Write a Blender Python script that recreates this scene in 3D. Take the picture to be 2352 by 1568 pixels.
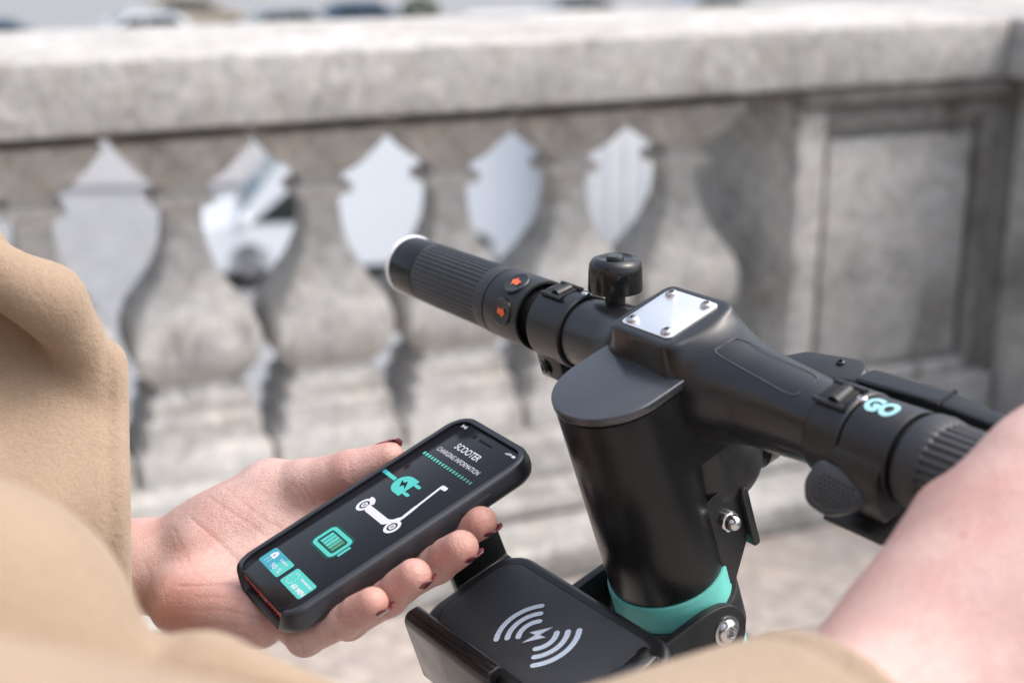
import bpy, bmesh, math, random
import numpy as np
from mathutils import Vector, Matrix
from mathutils.bvhtree import BVHTree
random.seed(4); np.random.seed(4)
R_ = math.radians
for o in list(bpy.data.objects): bpy.data.objects.remove(o)
sc = bpy.context.scene
COL = sc.collection

# ------------------------------------------------------------------ camera, sky, sun, exposure
CAMZ = 1.36; PITCH = R_(17.5)
cam = bpy.data.cameras.new('camera'); camo = bpy.data.objects.new('camera', cam); COL.objects.link(camo)
camo.location = (0, 0, CAMZ); camo.rotation_euler = (R_(90) - PITCH, 0, 0)
cam.lens = 50; cam.sensor_width = 36; cam.clip_start = .02; cam.clip_end = 2000
cam.dof.use_dof = True; cam.dof.focus_distance = .70; cam.dof.aperture_fstop = 5.6; cam.dof.aperture_blades = 9
sc.camera = camo
SUN_EL, SUN_AZ = R_(56), R_(90)      # azimuth clockwise from +Y
wd = bpy.data.worlds.new('World'); sc.world = wd; wd.use_nodes = True
nt = wd.node_tree; nt.nodes.clear()
sky = nt.nodes.new('ShaderNodeTexSky'); sky.sky_type = 'NISHITA'; sky.sun_disc = False
sky.sun_elevation = SUN_EL; sky.sun_rotation = SUN_AZ; sky.dust_density = 5.0; sky.air_density = 1.0; sky.ozone_density = 1.0
hs = nt.nodes.new('ShaderNodeHueSaturation'); hs.inputs['Saturation'].default_value = .62
bg = nt.nodes.new('ShaderNodeBackground'); bg.inputs['Strength'].default_value = .15
ow = nt.nodes.new('ShaderNodeOutputWorld')
tcw = nt.nodes.new('ShaderNodeTexCoord'); sxyz = nt.nodes.new('ShaderNodeSeparateXYZ'); mr = nt.nodes.new('ShaderNodeMapRange')
mr.inputs[1].default_value = 0; mr.inputs[2].default_value = 1; mr.inputs[3].default_value = 1.1; mr.inputs[4].default_value = 2.1   # overcast: brighter overhead than at the horizon
mul = nt.nodes.new('ShaderNodeMix'); mul.data_type = 'RGBA'; mul.blend_type = 'MULTIPLY'; mul.inputs[0].default_value = 1
nt.links.new(tcw.outputs['Generated'], sxyz.inputs[0]); nt.links.new(sxyz.outputs['Z'], mr.inputs[0])
nt.links.new(sky.outputs[0], hs.inputs['Color']); nt.links.new(hs.outputs[0], mul.inputs[6]); nt.links.new(mr.outputs[0], mul.inputs[7]); nt.links.new(mul.outputs[2], bg.inputs[0]); nt.links.new(bg.outputs[0], ow.inputs[0])
sl = bpy.data.lights.new('sun', 'SUN'); sl.energy = .7; sl.angle = R_(75); sl.color = (1, .99, .98)
so = bpy.data.objects.new('sun', sl); COL.objects.link(so)
sdir = Vector((math.sin(SUN_AZ) * math.cos(SUN_EL), math.cos(SUN_AZ) * math.cos(SUN_EL), math.sin(SUN_EL)))
so.rotation_euler = sdir.to_track_quat('Z', 'Y').to_euler(); so.location = (3, -3, 8)
sc.view_settings.view_transform = 'Standard'; sc.view_settings.look = 'None'
sc.view_settings.exposure = 0.30; sc.view_settings.gamma = 1; sc.view_settings.use_curve_mapping = False
sc.cycles.max_bounces = 8; sc.cycles.use_denoising = True

# ------------------------------------------------------------------ photo pixel -> point (photo shown 2352 wide)
FD = 2352 * 50 / 36.
CF = np.array([0, math.cos(PITCH), -math.sin(PITCH)]); CU = np.array([0, math.sin(PITCH), math.cos(PITCH)]); CR = np.array([1., 0, 0])
C0 = np.array([0, 0, CAMZ])
def ray(x, y): return CF + (x - 1176) / FD * CR - (y - 784) / FD * CU
def at(x, y, d): return C0 + d * ray(x, y)
def on_z(x, y, z):
    r = ray(x, y); return C0 + r * ((z - CAMZ) / r[2])

# ------------------------------------------------------------------ materials
def nodes_of(name):
    m = bpy.data.materials.new(name); m.use_nodes = True
    n = m.node_tree; b = n.nodes['Principled BSDF']; return m, n, b
def add_bump(n, b, height, strength, dist, prev=None):
    u = n.nodes.new('ShaderNodeBump'); u.inputs['Strength'].default_value = strength; u.inputs['Distance'].default_value = dist
    n.links.new(height, u.inputs['Height'])
    if prev is not None: n.links.new(prev, u.inputs['Normal'])
    n.links.new(u.outputs[0], b.inputs['Normal']); return u.outputs[0]
def noise(n, scale, detail=4, rough=.55, vec=None, dist=0):
    t = n.nodes.new('ShaderNodeTexNoise'); t.inputs['Scale'].default_value = scale; t.inputs['Detail'].default_value = detail
    t.inputs['Roughness'].default_value = rough; t.inputs['Distortion'].default_value = dist
    if vec is None:
        c = n.nodes.new('ShaderNodeTexCoord'); vec = c.outputs['Object']
    n.links.new(vec, t.inputs['Vector']); return t.outputs['Fac']
def ramp(n, fac, stops):
    r = n.nodes.new('ShaderNodeValToRGB'); e = r.color_ramp.elements
    while len(e) < len(stops): e.new(.5)
    for q, (p, c) in zip(e, stops): q.position = p; q.color = (*c, 1)
    n.links.new(fac, r.inputs[0]); return r.outputs[0]
def mix(n, fac, a, b, mode='MIX'):
    x = n.nodes.new('ShaderNodeMix'); x.data_type = 'RGBA'; x.blend_type = mode
    for s, v in ((0, fac), (6, a), (7, b)):
        if hasattr(v, 'is_output'): n.links.new(v, x.inputs[s])
        elif s == 0: x.inputs[0].default_value = v
        else: x.inputs[s].default_value = (*v, 1)
    return x.outputs[2]
def plain(name, col, rough=.5, metal=0, spec=.5, grain=0, gscale=900, var=0, vscale=30, coat=0, emit=0):
    m, n, b = nodes_of(name)
    b.inputs['Base Color'].default_value = (*col, 1); b.inputs['Roughness'].default_value = rough
    b.inputs['Metallic'].default_value = metal; b.inputs['Specular IOR Level'].default_value = spec; b.inputs['Coat Weight'].default_value = coat
    if var:
        f = noise(n, vscale, 5)
        c = ramp(n, f, [(.3, tuple(x * (1 - var) for x in col)), (.7, tuple(min(1, x * (1 + var)) for x in col))])
        n.links.new(c, b.inputs['Base Color'])
        rr = n.nodes.new('ShaderNodeMapRange'); rr.inputs[3].default_value = max(.03, rough * .8); rr.inputs[4].default_value = min(1, rough * 1.25)
        n.links.new(f, rr.inputs[0]); n.links.new(rr.outputs[0], b.inputs['Roughness'])
    if grain: add_bump(n, b, noise(n, gscale, 3), grain, .0004)
    if emit:
        b.inputs['Emission Color'].default_value = (*col, 1); b.inputs['Emission Strength'].default_value = emit
    return m
def plastic(name, col, rough, grain=.15, gscale=1500, dust=.25, spec=.5):
    m, n, b = nodes_of(name)
    f = noise(n, 45, 6, .65); sp = noise(n, 2200, 2)
    c = ramp(n, f, [(.35, col), (.75, tuple(x * 1.25 + .003 for x in col))])
    dots = ramp(n, sp, [(.72, (0, 0, 0)), (.78, (1, 1, 1))])
    c2 = mix(n, mix(n, dust, (0, 0, 0), dots), c, (.16, .16, .17)) if dust else c
    n.links.new(c2, b.inputs['Base Color'])
    rr = n.nodes.new('ShaderNodeMapRange'); rr.inputs[1].default_value = .3; rr.inputs[2].default_value = .7
    rr.inputs[3].default_value = rough * .82; rr.inputs[4].default_value = rough * 1.2
    n.links.new(f, rr.inputs[0]); n.links.new(rr.outputs[0], b.inputs['Roughness'])
    b.inputs['Specular IOR Level'].default_value = spec
    if grain: add_bump(n, b, noise(n, gscale, 2), grain, .0002)
    return m
def stone(name, col, dark=.35, stain=.5, scale=7, moss=0):
    m, n, b = nodes_of(name)
    g = n.nodes.new('ShaderNodeTexCoord'); v = g.outputs['Object']
    big = noise(n, scale, 6, .6, v); mid = noise(n, scale * 4.5, 5, .65, v, .6); fine = noise(n, 90, 4, .7, v); st = noise(n, 3.2, 6, .68, v, 1.0); warm = noise(n, scale * 2.2, 3, .5, v)
    c = ramp(n, big, [(.25, tuple(x * (1 - dark) for x in col)), (.5, col), (.8, tuple(min(1, x * 1.2) for x in col))])
    c = mix(n, .6, c, ramp(n, mid, [(.34, tuple(x * .45 for x in col)), (.5, col), (.66, tuple(min(1, x * 1.45) for x in col))]))
    c = mix(n, .25, c, ramp(n, fine, [(.3, tuple(x * .5 for x in col)), (.7, tuple(min(1, x * 1.3) for x in col))]))
    c = mix(n, ramp(n, warm, [(.5, (0, 0, 0)), (.75, (.4, .4, .4))]), c, (col[0] * .95, col[1] * .82, col[2] * .66))
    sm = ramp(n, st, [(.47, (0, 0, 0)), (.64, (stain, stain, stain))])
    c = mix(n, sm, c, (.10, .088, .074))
    lich = noise(n, 11, 5, .7, v, 1.2); c = mix(n, ramp(n, lich, [(.56, (0, 0, 0)), (.64, (.55, .55, .55))]), c, (min(.8, col[0] * 1.45), min(.8, col[1] * 1.43), min(.8, col[2] * 1.38)))
    if moss:
        mo = noise(n, 5.5, 5, .6, v); c = mix(n, ramp(n, mo, [(.58, (0, 0, 0)), (.70, (moss, moss, moss))]), c, (.10, .11, .06))
    n.links.new(c, b.inputs['Base Color']); b.inputs['Roughness'].default_value = .88; b.inputs['Specular IOR Level'].default_value = .3
    nb = add_bump(n, b, mid, .6, .008); add_bump(n, b, fine, .6, .003, nb)
    return m

M = {}
M['stone'] = stone('weathered_stone', (.53, .515, .49), .25, .6)
M['stone_top'] = stone('pale_coping_stone', (.45, .44, .425), .22, .35)
M['stone_dark'] = stone('soot_and_shade_stone', (.24, .23, .215), .4, .9, 5)  # soot at the pier; on the frieze, recess shade put into the colour
M['plinth'] = stone('plinth_stone', (.52, .51, .49), .25, .55, 9, .4)
M['paving'] = stone('paving_stone', (.40, .355, .325), .22, .25, 5)
M['joint'] = stone('paving_joint', (.22, .20, .18), .3, .4, 20)
M['asphalt'] = stone('pale_asphalt', (.25, .258, .27), .12, .12, .6)
M['kerb'] = stone('kerb_stone', (.3, .3, .31), .2, .2, 3)
M['line'] = plain('road_paint', (.72, .72, .70), .7, var=.15, vscale=4)
M['blk'] = plastic('black_plastic', (.007, .0075, .0085), .30, .10, 1500, .1, .7)
M['cap'] = plastic('satin_cap_plastic', (.022, .025, .030), .27, .05, 2500, .05, 1.0)
M['blk_matt'] = plastic('black_matt_plastic', (.007, .0075, .0085), .38, .22, 1100, .12, .6)
M['blk_tube'] = plastic('black_painted_tube', (.007, .007, .0075), .30, .04, 2500, .06, .35)
M['blk_gloss'] = plastic('black_gloss', (.008, .008, .009), .12, 0, 1, .05)
M['rubber'] = plastic('grip_rubber', (.014, .015, .017), .5, .3, 1800, .1, .7)
M['blk_deep'] = plain('dark_cavity_plastic', (.006, .006, .006), .7)
M['pad'] = plastic('soft_rubber_pad', (.027, .029, .033), .5, .3, 1400, .25)
M['steel'] = plain('stainless_steel', (.62, .61, .60), .2, 1, var=.1, vscale=400)
M['plate'] = plain('brushed_plate', (.9, .91, .93), .28, .85, var=.03, vscale=60, grain=.05, gscale=3000)
M['teal'] = plastic('teal_paint', (.12, .46, .41), .4, .08, 1500, .04)
M['cyan'] = plain('printed_cyan', (.33, .64, .66), .5, var=.08, vscale=600)
M['orange'] = plain('printed_orange', (.78, .13, .04), .5, var=.12, vscale=900)
M['print'] = plain('printed_pale_blue', (.50, .58, .68), .55, var=.12, vscale=700)
M['blue'] = plain('printed_blue', (.03, .08, .38), .5)
M['edge'] = plain('sticker_edge', (.10, .105, .11), .45)
M['clear'] = plain('film_sticker', (.014, .0145, .016), .30)
M['white_ring'] = plain('white_translucent_ring', (.82, .82, .84), .35, var=.03)
M['lens'] = plain('lamp_lens', (.5, .6, .7), .08, .2)

# ------------------------------------------------------------------ object helpers
def tag(o, label=None, cat=None, group=None, kind=None):
    for kk, vv in (('label', label), ('category', cat), ('group', group), ('kind', kind)):
        if vv: o[kk] = vv
    return o
def empty(name, loc=(0, 0, 0), M_=None):
    o = bpy.data.objects.new(name, None); COL.objects.link(o); o.empty_display_size = .05
    o.matrix_world = M_ if M_ is not None else Matrix.Translation(loc)
    o['_mw'] = [x for r in o.matrix_world for x in r]
    return o
WM = {}
def link(name, me, mat, parent=None, MW=None):
    """link a mesh whose vertices are in the frame MW (identity = world)"""
    o = bpy.data.objects.new(name, me); COL.objects.link(o)
    if mat is not None: me.materials.clear(); me.materials.append(mat)
    MW = MW.copy() if MW is not None else Matrix.Identity(4)
    WM[o.name] = MW
    if parent is not None:
        o.parent = parent
        o.matrix_basis = WM[parent.name].inverted() @ MW
    else: o.matrix_basis = MW
    return o
def root(name, MW):
    o = bpy.data.objects.new(name, None); COL.objects.link(o); o.empty_display_size = .05
    o.matrix_basis = MW; WM[o.name] = MW.copy(); return o
def mesh(verts, faces, smooth=True, ang=35, name='m'):
    me = bpy.data.meshes.new(name); me.from_pydata([tuple(map(float, v)) for v in verts], [], [tuple(map(int, f)) for f in faces]); me.update()
    if smooth:
        me.polygons.foreach_set('use_smooth', [True] * len(me.polygons))
        if ang < 180: me.set_sharp_from_angle(angle=R_(ang))
    return me
def bm_mesh(bm, smooth=True, ang=35):
    bmesh.ops.recalc_face_normals(bm, faces=bm.faces[:])
    me = bpy.data.meshes.new('m'); bm.to_mesh(me); bm.free()
    if smooth:
        me.polygons.foreach_set('use_smooth', [True] * len(me.polygons)); me.set_sharp_from_angle(angle=R_(ang))
    return me
def bevel_all(bm, w, seg=2, ang=30):
    es = [e for e in bm.edges if len(e.link_faces) == 2 and e.calc_face_angle(0) > R_(ang)]
    if es and w > 0: bmesh.ops.bevel(bm, geom=es, offset=w, segments=seg, profile=.5, affect='EDGES', clamp_overlap=True)
def box_bm(lo, hi, bm=None):
    bm = bm or bmesh.new()
    vs = [bm.verts.new((x, y, z)) for x in (lo[0], hi[0]) for y in (lo[1], hi[1]) for z in (lo[2], hi[2])]
    for f in ((0, 1, 3, 2), (4, 6, 7, 5), (0, 4, 5, 1), (2, 3, 7, 6), (0, 2, 6, 4), (1, 5, 7, 3)): bm.faces.new([vs[i] for i in f])
    return bm
def box(lo, hi, bev=.001, seg=2):
    bm = box_bm(lo, hi); bmesh.ops.recalc_face_normals(bm, faces=bm.faces[:]); bevel_all(bm, bev, seg); return bm_mesh(bm)
def prism(poly, axis, lo, hi, bev=0, seg=2, ang=30):
    """poly: 2D points in the two other axes (cyclic order), extruded along axis from lo to hi"""
    bm = bmesh.new()
    def put(p, h):
        if axis == 0: return (h, p[0], p[1])
        if axis == 1: return (p[0], h, p[1])
        return (p[0], p[1], h)
    a = [bm.verts.new(put(p, lo)) for p in poly]; b = [bm.verts.new(put(p, hi)) for p in poly]
    n = len(poly)
    for i in range(n): bm.faces.new((a[i], a[(i + 1) % n], b[(i + 1) % n], b[i]))
    fa = bm.faces.new(a[::-1]); fb = bm.faces.new(b)
    bmesh.ops.recalc_face_normals(bm, faces=bm.faces[:])
    if bev:
        es = [e for e in bm.edges if (fa in e.link_faces or fb in e.link_faces)]
        bmesh.ops.bevel(bm, geom=es, offset=bev, segments=seg, profile=.5, affect='EDGES', clamp_overlap=True)
    return bm_mesh(bm, ang=ang)
def rrect(cx, cy, hx, hy, r, n=6):
    out = []
    for sx, sy, a0 in ((1, 1, 0), (-1, 1, 90), (-1, -1, 180), (1, -1, 270)):
        for i in range(n + 1):
            a = R_(a0 + 90 * i / n); out.append((cx + sx * (hx - r) + r * math.cos(a), cy + sy * (hy - r) + r * math.sin(a)))
    return out
def rpoly(pts, r, n=4):
    """round the corners of a convex or concave polygon"""
    out = []; m = len(pts)
    for i in range(m):
        p = np.array(pts[i], float); a = np.array(pts[i - 1], float) - p; b = np.array(pts[(i + 1) % m], float) - p
        la, lb = np.linalg.norm(a), np.linalg.norm(b); rr = min(r if not isinstance(r, (list, tuple)) else r[i], la * .45, lb * .45)
        if rr <= 0: out.append(tuple(p)); continue
        p0, p2 = p + a / la * rr, p + b / lb * rr
        for j in range(n + 1):
            t = j / n; out.append(tuple((1 - t) ** 2 * p0 + 2 * t * (1 - t) * p + t * t * p2))
    return out
def lathe(prof, n=48, mod=None, closed=True):
    """prof: (r, h) along local z; mod(phi, r, h) -> r"""
    vs, fs = [], []
    for (r, hh) in prof:
        for i in range(n):
            p = 2 * math.pi * i / n; rr = mod(p, r, hh) if mod else r
            vs.append((rr * math.cos(p), rr * math.sin(p), hh))
    for j in range(len(prof) - 1):
        for i in range(n):
            k = (i + 1) % n; fs.append((j * n + i, j * n + k, (j + 1) * n + k, (j + 1) * n + i))
    if closed:
        fs.append(tuple(range(n))[::-1]); fs.append(tuple((len(prof) - 1) * n + i for i in range(n)))
    return vs, fs
def lathe_mesh(prof, n=48, mod=None, closed=True, ang=35): return mesh(*lathe(prof, n, mod, closed), ang=ang)
def frame(o, z, x=None):
    """matrix with local z along z"""
    z = Vector(z).normalized(); x = Vector(x) if x is not None else (Vector((1, 0, 0)) if abs(z.x) < .9 else Vector((0, 1, 0)))
    x = (x - z * x.dot(z)).normalized(); y = z.cross(x)
    m = Matrix((x, y, z)).transposed().to_4x4(); m.translation = Vector(o); return m
def tube(pts, r, n=10, cap=True, flat=1.0):
    pts = [Vector(p) for p in pts]; vs, fs = [], []
    rs = r if isinstance(r, (list, tuple)) else [r] * len(pts)
    prev = None
    for i, p in enumerate(pts):
        t = (pts[min(i + 1, len(pts) - 1)] - pts[max(i - 1, 0)]).normalized()
        u = prev if prev is not None else Vector((0, 0, 1)) if abs(t.z) < .9 else Vector((1, 0, 0))
        u = (u - t * u.dot(t)).normalized(); prev = u; w = t.cross(u)
        for j in range(n):
            a = 2 * math.pi * j / n; vs.append(p + (u * math.cos(a) * flat + w * math.sin(a)) * rs[i])
    for i in range(len(pts) - 1):
        for j in range(n):
            k = (j + 1) % n; fs.append((i * n + j, i * n + k, (i + 1) * n + k, (i + 1) * n + j))
    if cap: fs += [tuple(range(n))[::-1], tuple((len(pts) - 1) * n + j for j in range(n))]
    return vs, fs
def join_vf(parts):
    V, F_ = [], []
    for vs, fs in parts:
        o = len(V); V += [tuple(v) for v in vs]; F_ += [tuple(i + o for i in f) for f in fs]
    return V, F_
def copy_tree(o, parent=None, MW=None):
    c = o.copy(); COL.objects.link(c)
    if parent is None:
        c.matrix_basis = MW; WM[c.name] = MW
    else:
        c.parent = parent; WM[c.name] = WM[parent.name] @ c.matrix_basis
    for ch in [x for x in bpy.data.objects if x.parent is o]: copy_tree(ch, c)
    return c

# ------------------------------------------------------------------ distance-field modelling
class Vol:
    def __init__(s, lo, hi, h):
        s.lo = np.array(lo, float); s.h = h; s.n = np.ceil((np.array(hi) - s.lo) / h).astype(int) + 1
        s.v = np.full(s.n, .05, np.float32)
    def _sl(s, lo, hi):
        a = np.clip(np.floor((np.array(lo) - s.lo) / s.h).astype(int), 0, s.n); b = np.clip(np.ceil((np.array(hi) - s.lo) / s.h).astype(int) + 1, 0, s.n)
        if np.any(b <= a): return None
        ax = [s.lo[i] + s.h * np.arange(a[i], b[i]) for i in range(3)]
        g = np.stack(np.meshgrid(*ax, indexing='ij'), -1)
        return tuple(slice(a[i], b[i]) for i in range(3)), g
    def put(s, lo, hi, fn, k=.003, op='add'):
        pad = k + 4 * s.h
        q = s._sl(np.array(lo) - pad, np.array(hi) + pad)
        if q is None: return
        sl, g = q; d = fn(g).astype(np.float32); a = s.v[sl]
        if op == 'add':
            hh = np.maximum(k - np.abs(a - d), 0) / k; s.v[sl] = np.minimum(a, d) - hh * hh * k * .25
        else:
            d = -d; hh = np.maximum(k - np.abs(a - d), 0) / k; s.v[sl] = np.maximum(a, d) + hh * hh * k * .25
    def cone(s, p0, p1, r0, r1, k=.003, op='add', sq=None):
        p0, p1 = np.array(p0, float), np.array(p1, float); d = p1 - p0; L = d @ d
        def fn(g):
            t = np.clip(((g - p0) @ d) / max(L, 1e-12), 0, 1)
            q = g - p0 - t[..., None] * d
            if sq is not None:      # squash: (axis, factor) thinner along axis
                ax, f = sq; c = q @ np.array(ax); q = q + (c * (1 / f - 1))[..., None] * np.array(ax)
            return np.linalg.norm(q, axis=-1) - (r0 + (r1 - r0) * t)
        m = max(r0, r1); s.put(np.minimum(p0, p1) - m, np.maximum(p0, p1) + m, fn, k, op)
    def chain(s, pts, k=.004, inner=None, op='add'):
        for (a, ra), (b, rb) in zip(pts[:-1], pts[1:]): s.cone(a, b, ra, rb, k if inner is None else inner, op)
    def ell(s, c, rad, axes=None, k=.003, op='add'):
        c = np.array(c, float); A = np.eye(3) if axes is None else np.array(axes, float); rad = np.array(rad, float)
        def fn(g):
            q = (g - c) @ A.T; k0 = np.linalg.norm(q / rad, axis=-1); k1 = np.linalg.norm(q / rad ** 2, axis=-1)
            return k0 * (k0 - 1) / np.maximum(k1, 1e-9)
        e = np.sqrt(((A * rad[:, None]) ** 2).sum(0)); s.put(c - e, c + e, fn, k, op)
    def rbox(s, c, half, r, axes=None, k=.003, op='add'):
        c = np.array(c, float); A = np.eye(3) if axes is None else np.array(axes, float); half = np.array(half, float)
        def fn(g):
            q = np.abs((g - c) @ A.T) - (half - r)
            return np.linalg.norm(np.maximum(q, 0), axis=-1) + np.minimum(q.max(-1), 0) - r
        e = np.abs(A.T) @ half; s.put(c - e, c + e, fn, k, op)
    def half(s, p, nrm, k=.001):
        """cut away everything on the side nrm points to"""
        q = s._sl(s.lo, s.lo + s.h * s.n); sl, g = q
        d = ((g - np.array(p)) @ np.array(nrm, float)).astype(np.float32); a = s.v[sl]
        hh = np.maximum(k - np.abs(a - d), 0) / k; s.v[sl] = np.maximum(a, d) + hh * hh * k * .25
    def mesh(s):
        v = s.v; ins = v < 0
        c = np.zeros(np.array(v.shape) - 1, np.int8)
        for dx in (0, 1):
            for dy in (0, 1):
                for dz in (0, 1): c += ins[dx:v.shape[0] - 1 + dx, dy:v.shape[1] - 1 + dy, dz:v.shape[2] - 1 + dz]
        act = np.argwhere((c > 0) & (c < 8)); idx = np.full(c.shape, -1, np.int64); idx[tuple(act.T)] = np.arange(len(act))
        cor = [(x, y, z) for x in (0, 1) for y in (0, 1) for z in (0, 1)]
        cv = np.stack([v[act[:, 0] + a, act[:, 1] + b, act[:, 2] + d] for a, b, d in cor], 1)
        acc = np.zeros((len(act), 3)); cnt = np.zeros(len(act))
        for i in range(8):
            for j in range(i + 1, 8):
                if sum(abs(a - b) for a, b in zip(cor[i], cor[j])) != 1: continue
                m = (cv[:, i] < 0) != (cv[:, j] < 0); den = cv[:, i] - cv[:, j]; t = np.where(m, cv[:, i] / np.where(den == 0, 1, den), 0)
                p = np.array(cor[i]) + t[:, None] * (np.array(cor[j]) - np.array(cor[i])); acc += p * m[:, None]; cnt += m
        V = s.lo + s.h * (act + acc / cnt[:, None]); F_ = []
        for ax in range(3):
            o1, o2 = (ax + 1) % 3, (ax + 2) % 3
            sl0 = [slice(None)] * 3; sl1 = [slice(None)] * 3; sl0[ax] = slice(0, -1); sl1[ax] = slice(1, None)
            e = np.argwhere(ins[tuple(sl0)] != ins[tuple(sl1)])
            e = e[(e[:, o1] > 0) & (e[:, o2] > 0) & (e[:, o1] < v.shape[o1] - 1) & (e[:, o2] < v.shape[o2] - 1)]
            flip = ins[tuple(e.T)]
            def cell(d1, d2):
                q = e.copy(); q[:, o1] -= d1; q[:, o2] -= d2; return idx[tuple(q.T)]
            q = np.stack([cell(1, 1), cell(0, 1), cell(0, 0), cell(1, 0)], 1)
            q[~flip] = q[~flip][:, ::-1]; F_.append(q)
        F_ = np.concatenate(F_); F_ = F_[(F_ >= 0).all(1)]
        return V, F_
def np_mesh(V, F_, ang=180):
    me = bpy.data.meshes.new('m'); me.vertices.add(len(V)); me.vertices.foreach_set('co', np.asarray(V, np.float32).ravel())
    F_ = np.asarray(F_); me.loops.add(F_.size); me.loops.foreach_set('vertex_index', F_.ravel().astype(np.int32))
    me.polygons.add(len(F_)); me.polygons.foreach_set('loop_start', np.arange(0, F_.size, F_.shape[1], dtype=np.int32))
    me.polygons.foreach_set('use_smooth', np.ones(len(F_), bool)); me.update(); me.validate()
    if ang < 180: me.set_sharp_from_angle(angle=R_(ang))
    return me
def smooth_verts(V, F_, it=2, lam=.5):
    n = len(V); 
    for _ in range(it):
        acc = np.zeros_like(V); cnt = np.zeros(n)
        for i in range(F_.shape[1]):
            a, b = F_[:, i], F_[:, (i + 1) % F_.shape[1]]
            np.add.at(acc, a, V[b]); np.add.at(cnt, a, 1); np.add.at(acc, b, V[a]); np.add.at(cnt, b, 1)
        V = V + lam * (acc / np.maximum(cnt, 1)[:, None] - V)
    return V

# ================================================================== SETTING
STREET = -4.0
def sheet(name, x0, x1, y0, y1, z, mat, kind='structure'):
    me = mesh([(x0, y0, z), (x1, y0, z), (x1, y1, z), (x0, y1, z)], [(0, 1, 2, 3)], False)
    return tag(link(name, me, mat), kind=kind)
sheet('street', -700, 700, -500, 900, STREET, M['asphalt'])
YAW = R_(23.9)
BAL = Matrix.Translation((-.883, 2.484, 0)) @ Matrix.Rotation(YAW, 4, 'Z')
def bal(u, y, z): return BAL @ Vector((u, y, z))
# light band of pavement across the street
for (y0, y1, mt, zz, nm) in ((9.2, 10.4, M['line'], .004, 'road_marking'), (27.0, 31.0, M['kerb'], .12, 'pavement')):
    me = box((-60, y0, STREET - .05), (60, y1, STREET + zz), .01 if zz > .05 else 0)
    tag(link(nm, me, mt, None, Matrix.Rotation(R_(6), 4, 'Z')), kind='structure')

terr = tag(link('terrace', box((-5, -7, -3.995), (2.95, .66, -.014), 0), M['joint'], None, BAL), kind='structure')
pv = []
for q in range(4):
    s = [random.uniform(-.004, .004) for _ in range(8)]
    pv.append(box((-.272 + s[0], -.187 + s[1], -.03), (.272 + s[2], .187 + s[3], 0), .004, 2))
for m_ in pv: m_.materials.append(M['paving'])
i = 0
for r in range(17):
    for c in range(12):
        u = 2.02 - c * .552 - (.276 if r % 2 else 0); y = -.42 - r * .382
        o = bpy.data.objects.new('paving_slab', pv[(r * 7 + c * 3) % 4]); COL.objects.link(o)
        o.parent = terr; o.location = (u, y, random.uniform(-.0015, .0015)); o.rotation_euler = (random.uniform(-.002, .002), random.uniform(-.002, .002), random.uniform(-.004, .004) + (math.pi if (r + c) % 3 == 0 else 0))

def loft_square(prof, depth):
    """square-section baluster: prof = (half width, z), depth(half width) = half depth"""
    vs, fs = [], []
    for (w, z) in prof:
        d = depth(w); b = min(.008, w * .1)
        vs += [(-w + b, -d, z), (w - b, -d, z), (w, -d + b, z), (w, d - b, z), (w - b, d, z), (-w + b, d, z), (-w, d - b, z), (-w, -d + b, z)]
    for j in range(len(prof) - 1):
        for i in range(8):
            k = (i + 1) % 8; fs.append((j * 8 + i, j * 8 + k, (j + 1) * 8 + k, (j + 1) * 8 + i))
    fs += [tuple(range(8))[::-1], tuple((len(prof) - 1) * 8 + i for i in range(8))]
    return vs, fs
BPROF = [(.139, .2), (.139, .258), (.130, .268), (.119, .285), (.119, .328), (.106, .338), (.106, .372), (.088, .384), (.084, .402), (.094, .412),
         (.104, .420), (.120, .44), (.128, .475), (.127, .51), (.114, .55), (.090, .585), (.070, .615), (.054, .645), (.042, .68), (.036, .72), (.035, .75), (.038, .760),
         (.058, .766), (.062, .776), (.058, .788), (.043, .792), (.042, .806), (.060, .816), (.082, .834), (.096, .852), (.109, .868), (.118, .882), (.126, .890), (.129, .895), (.129, .908)]
br = root('balustrade', BAL)
tag(br, 'weathered grey stone balustrade with square balusters in front of the street', 'balustrade')
link('coping', box((-4.9, 0, .942), (2.244, .62, 1.08), .012, 3), M['stone_top'], br, BAL)
link('frieze', box((-4.88, .175, .907), (1.697, .48, .943), .004), M['stone_dark'], br, BAL)  # dark stone colour stands in for the shade band under the coping
bme = None
for j in range(-14, 6):
    u = .044 + .287 * j
    if bme is None: bme = mesh(*loft_square(BPROF, lambda w: .018 + w * .72), ang=40); bme.materials.append(M['stone'])
    if u < -4.8 or u > 1.6: continue
    o = bpy.data.objects.new('baluster', bme); COL.objects.link(o); o.parent = br
    o.location = (u, .225, 0); o.rotation_euler = (0, 0, math.pi if j % 3 == 1 else 0); o.scale = (1, 1, 1); WM[o.name] = BAL
link('plinth', box((-4.9, .045, .105), (1.697, .40, .2015), .012, 3), M['plinth'], br, BAL)
link('plinth_moulding', box((-4.9, -.06, .062), (1.697, .46, .106), .016, 3), M['plinth'], br, BAL)
link('base_step', box((-4.9, -.21, -.02), (2.301, .5, .063), .014, 3), M['plinth'], br, BAL)
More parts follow.
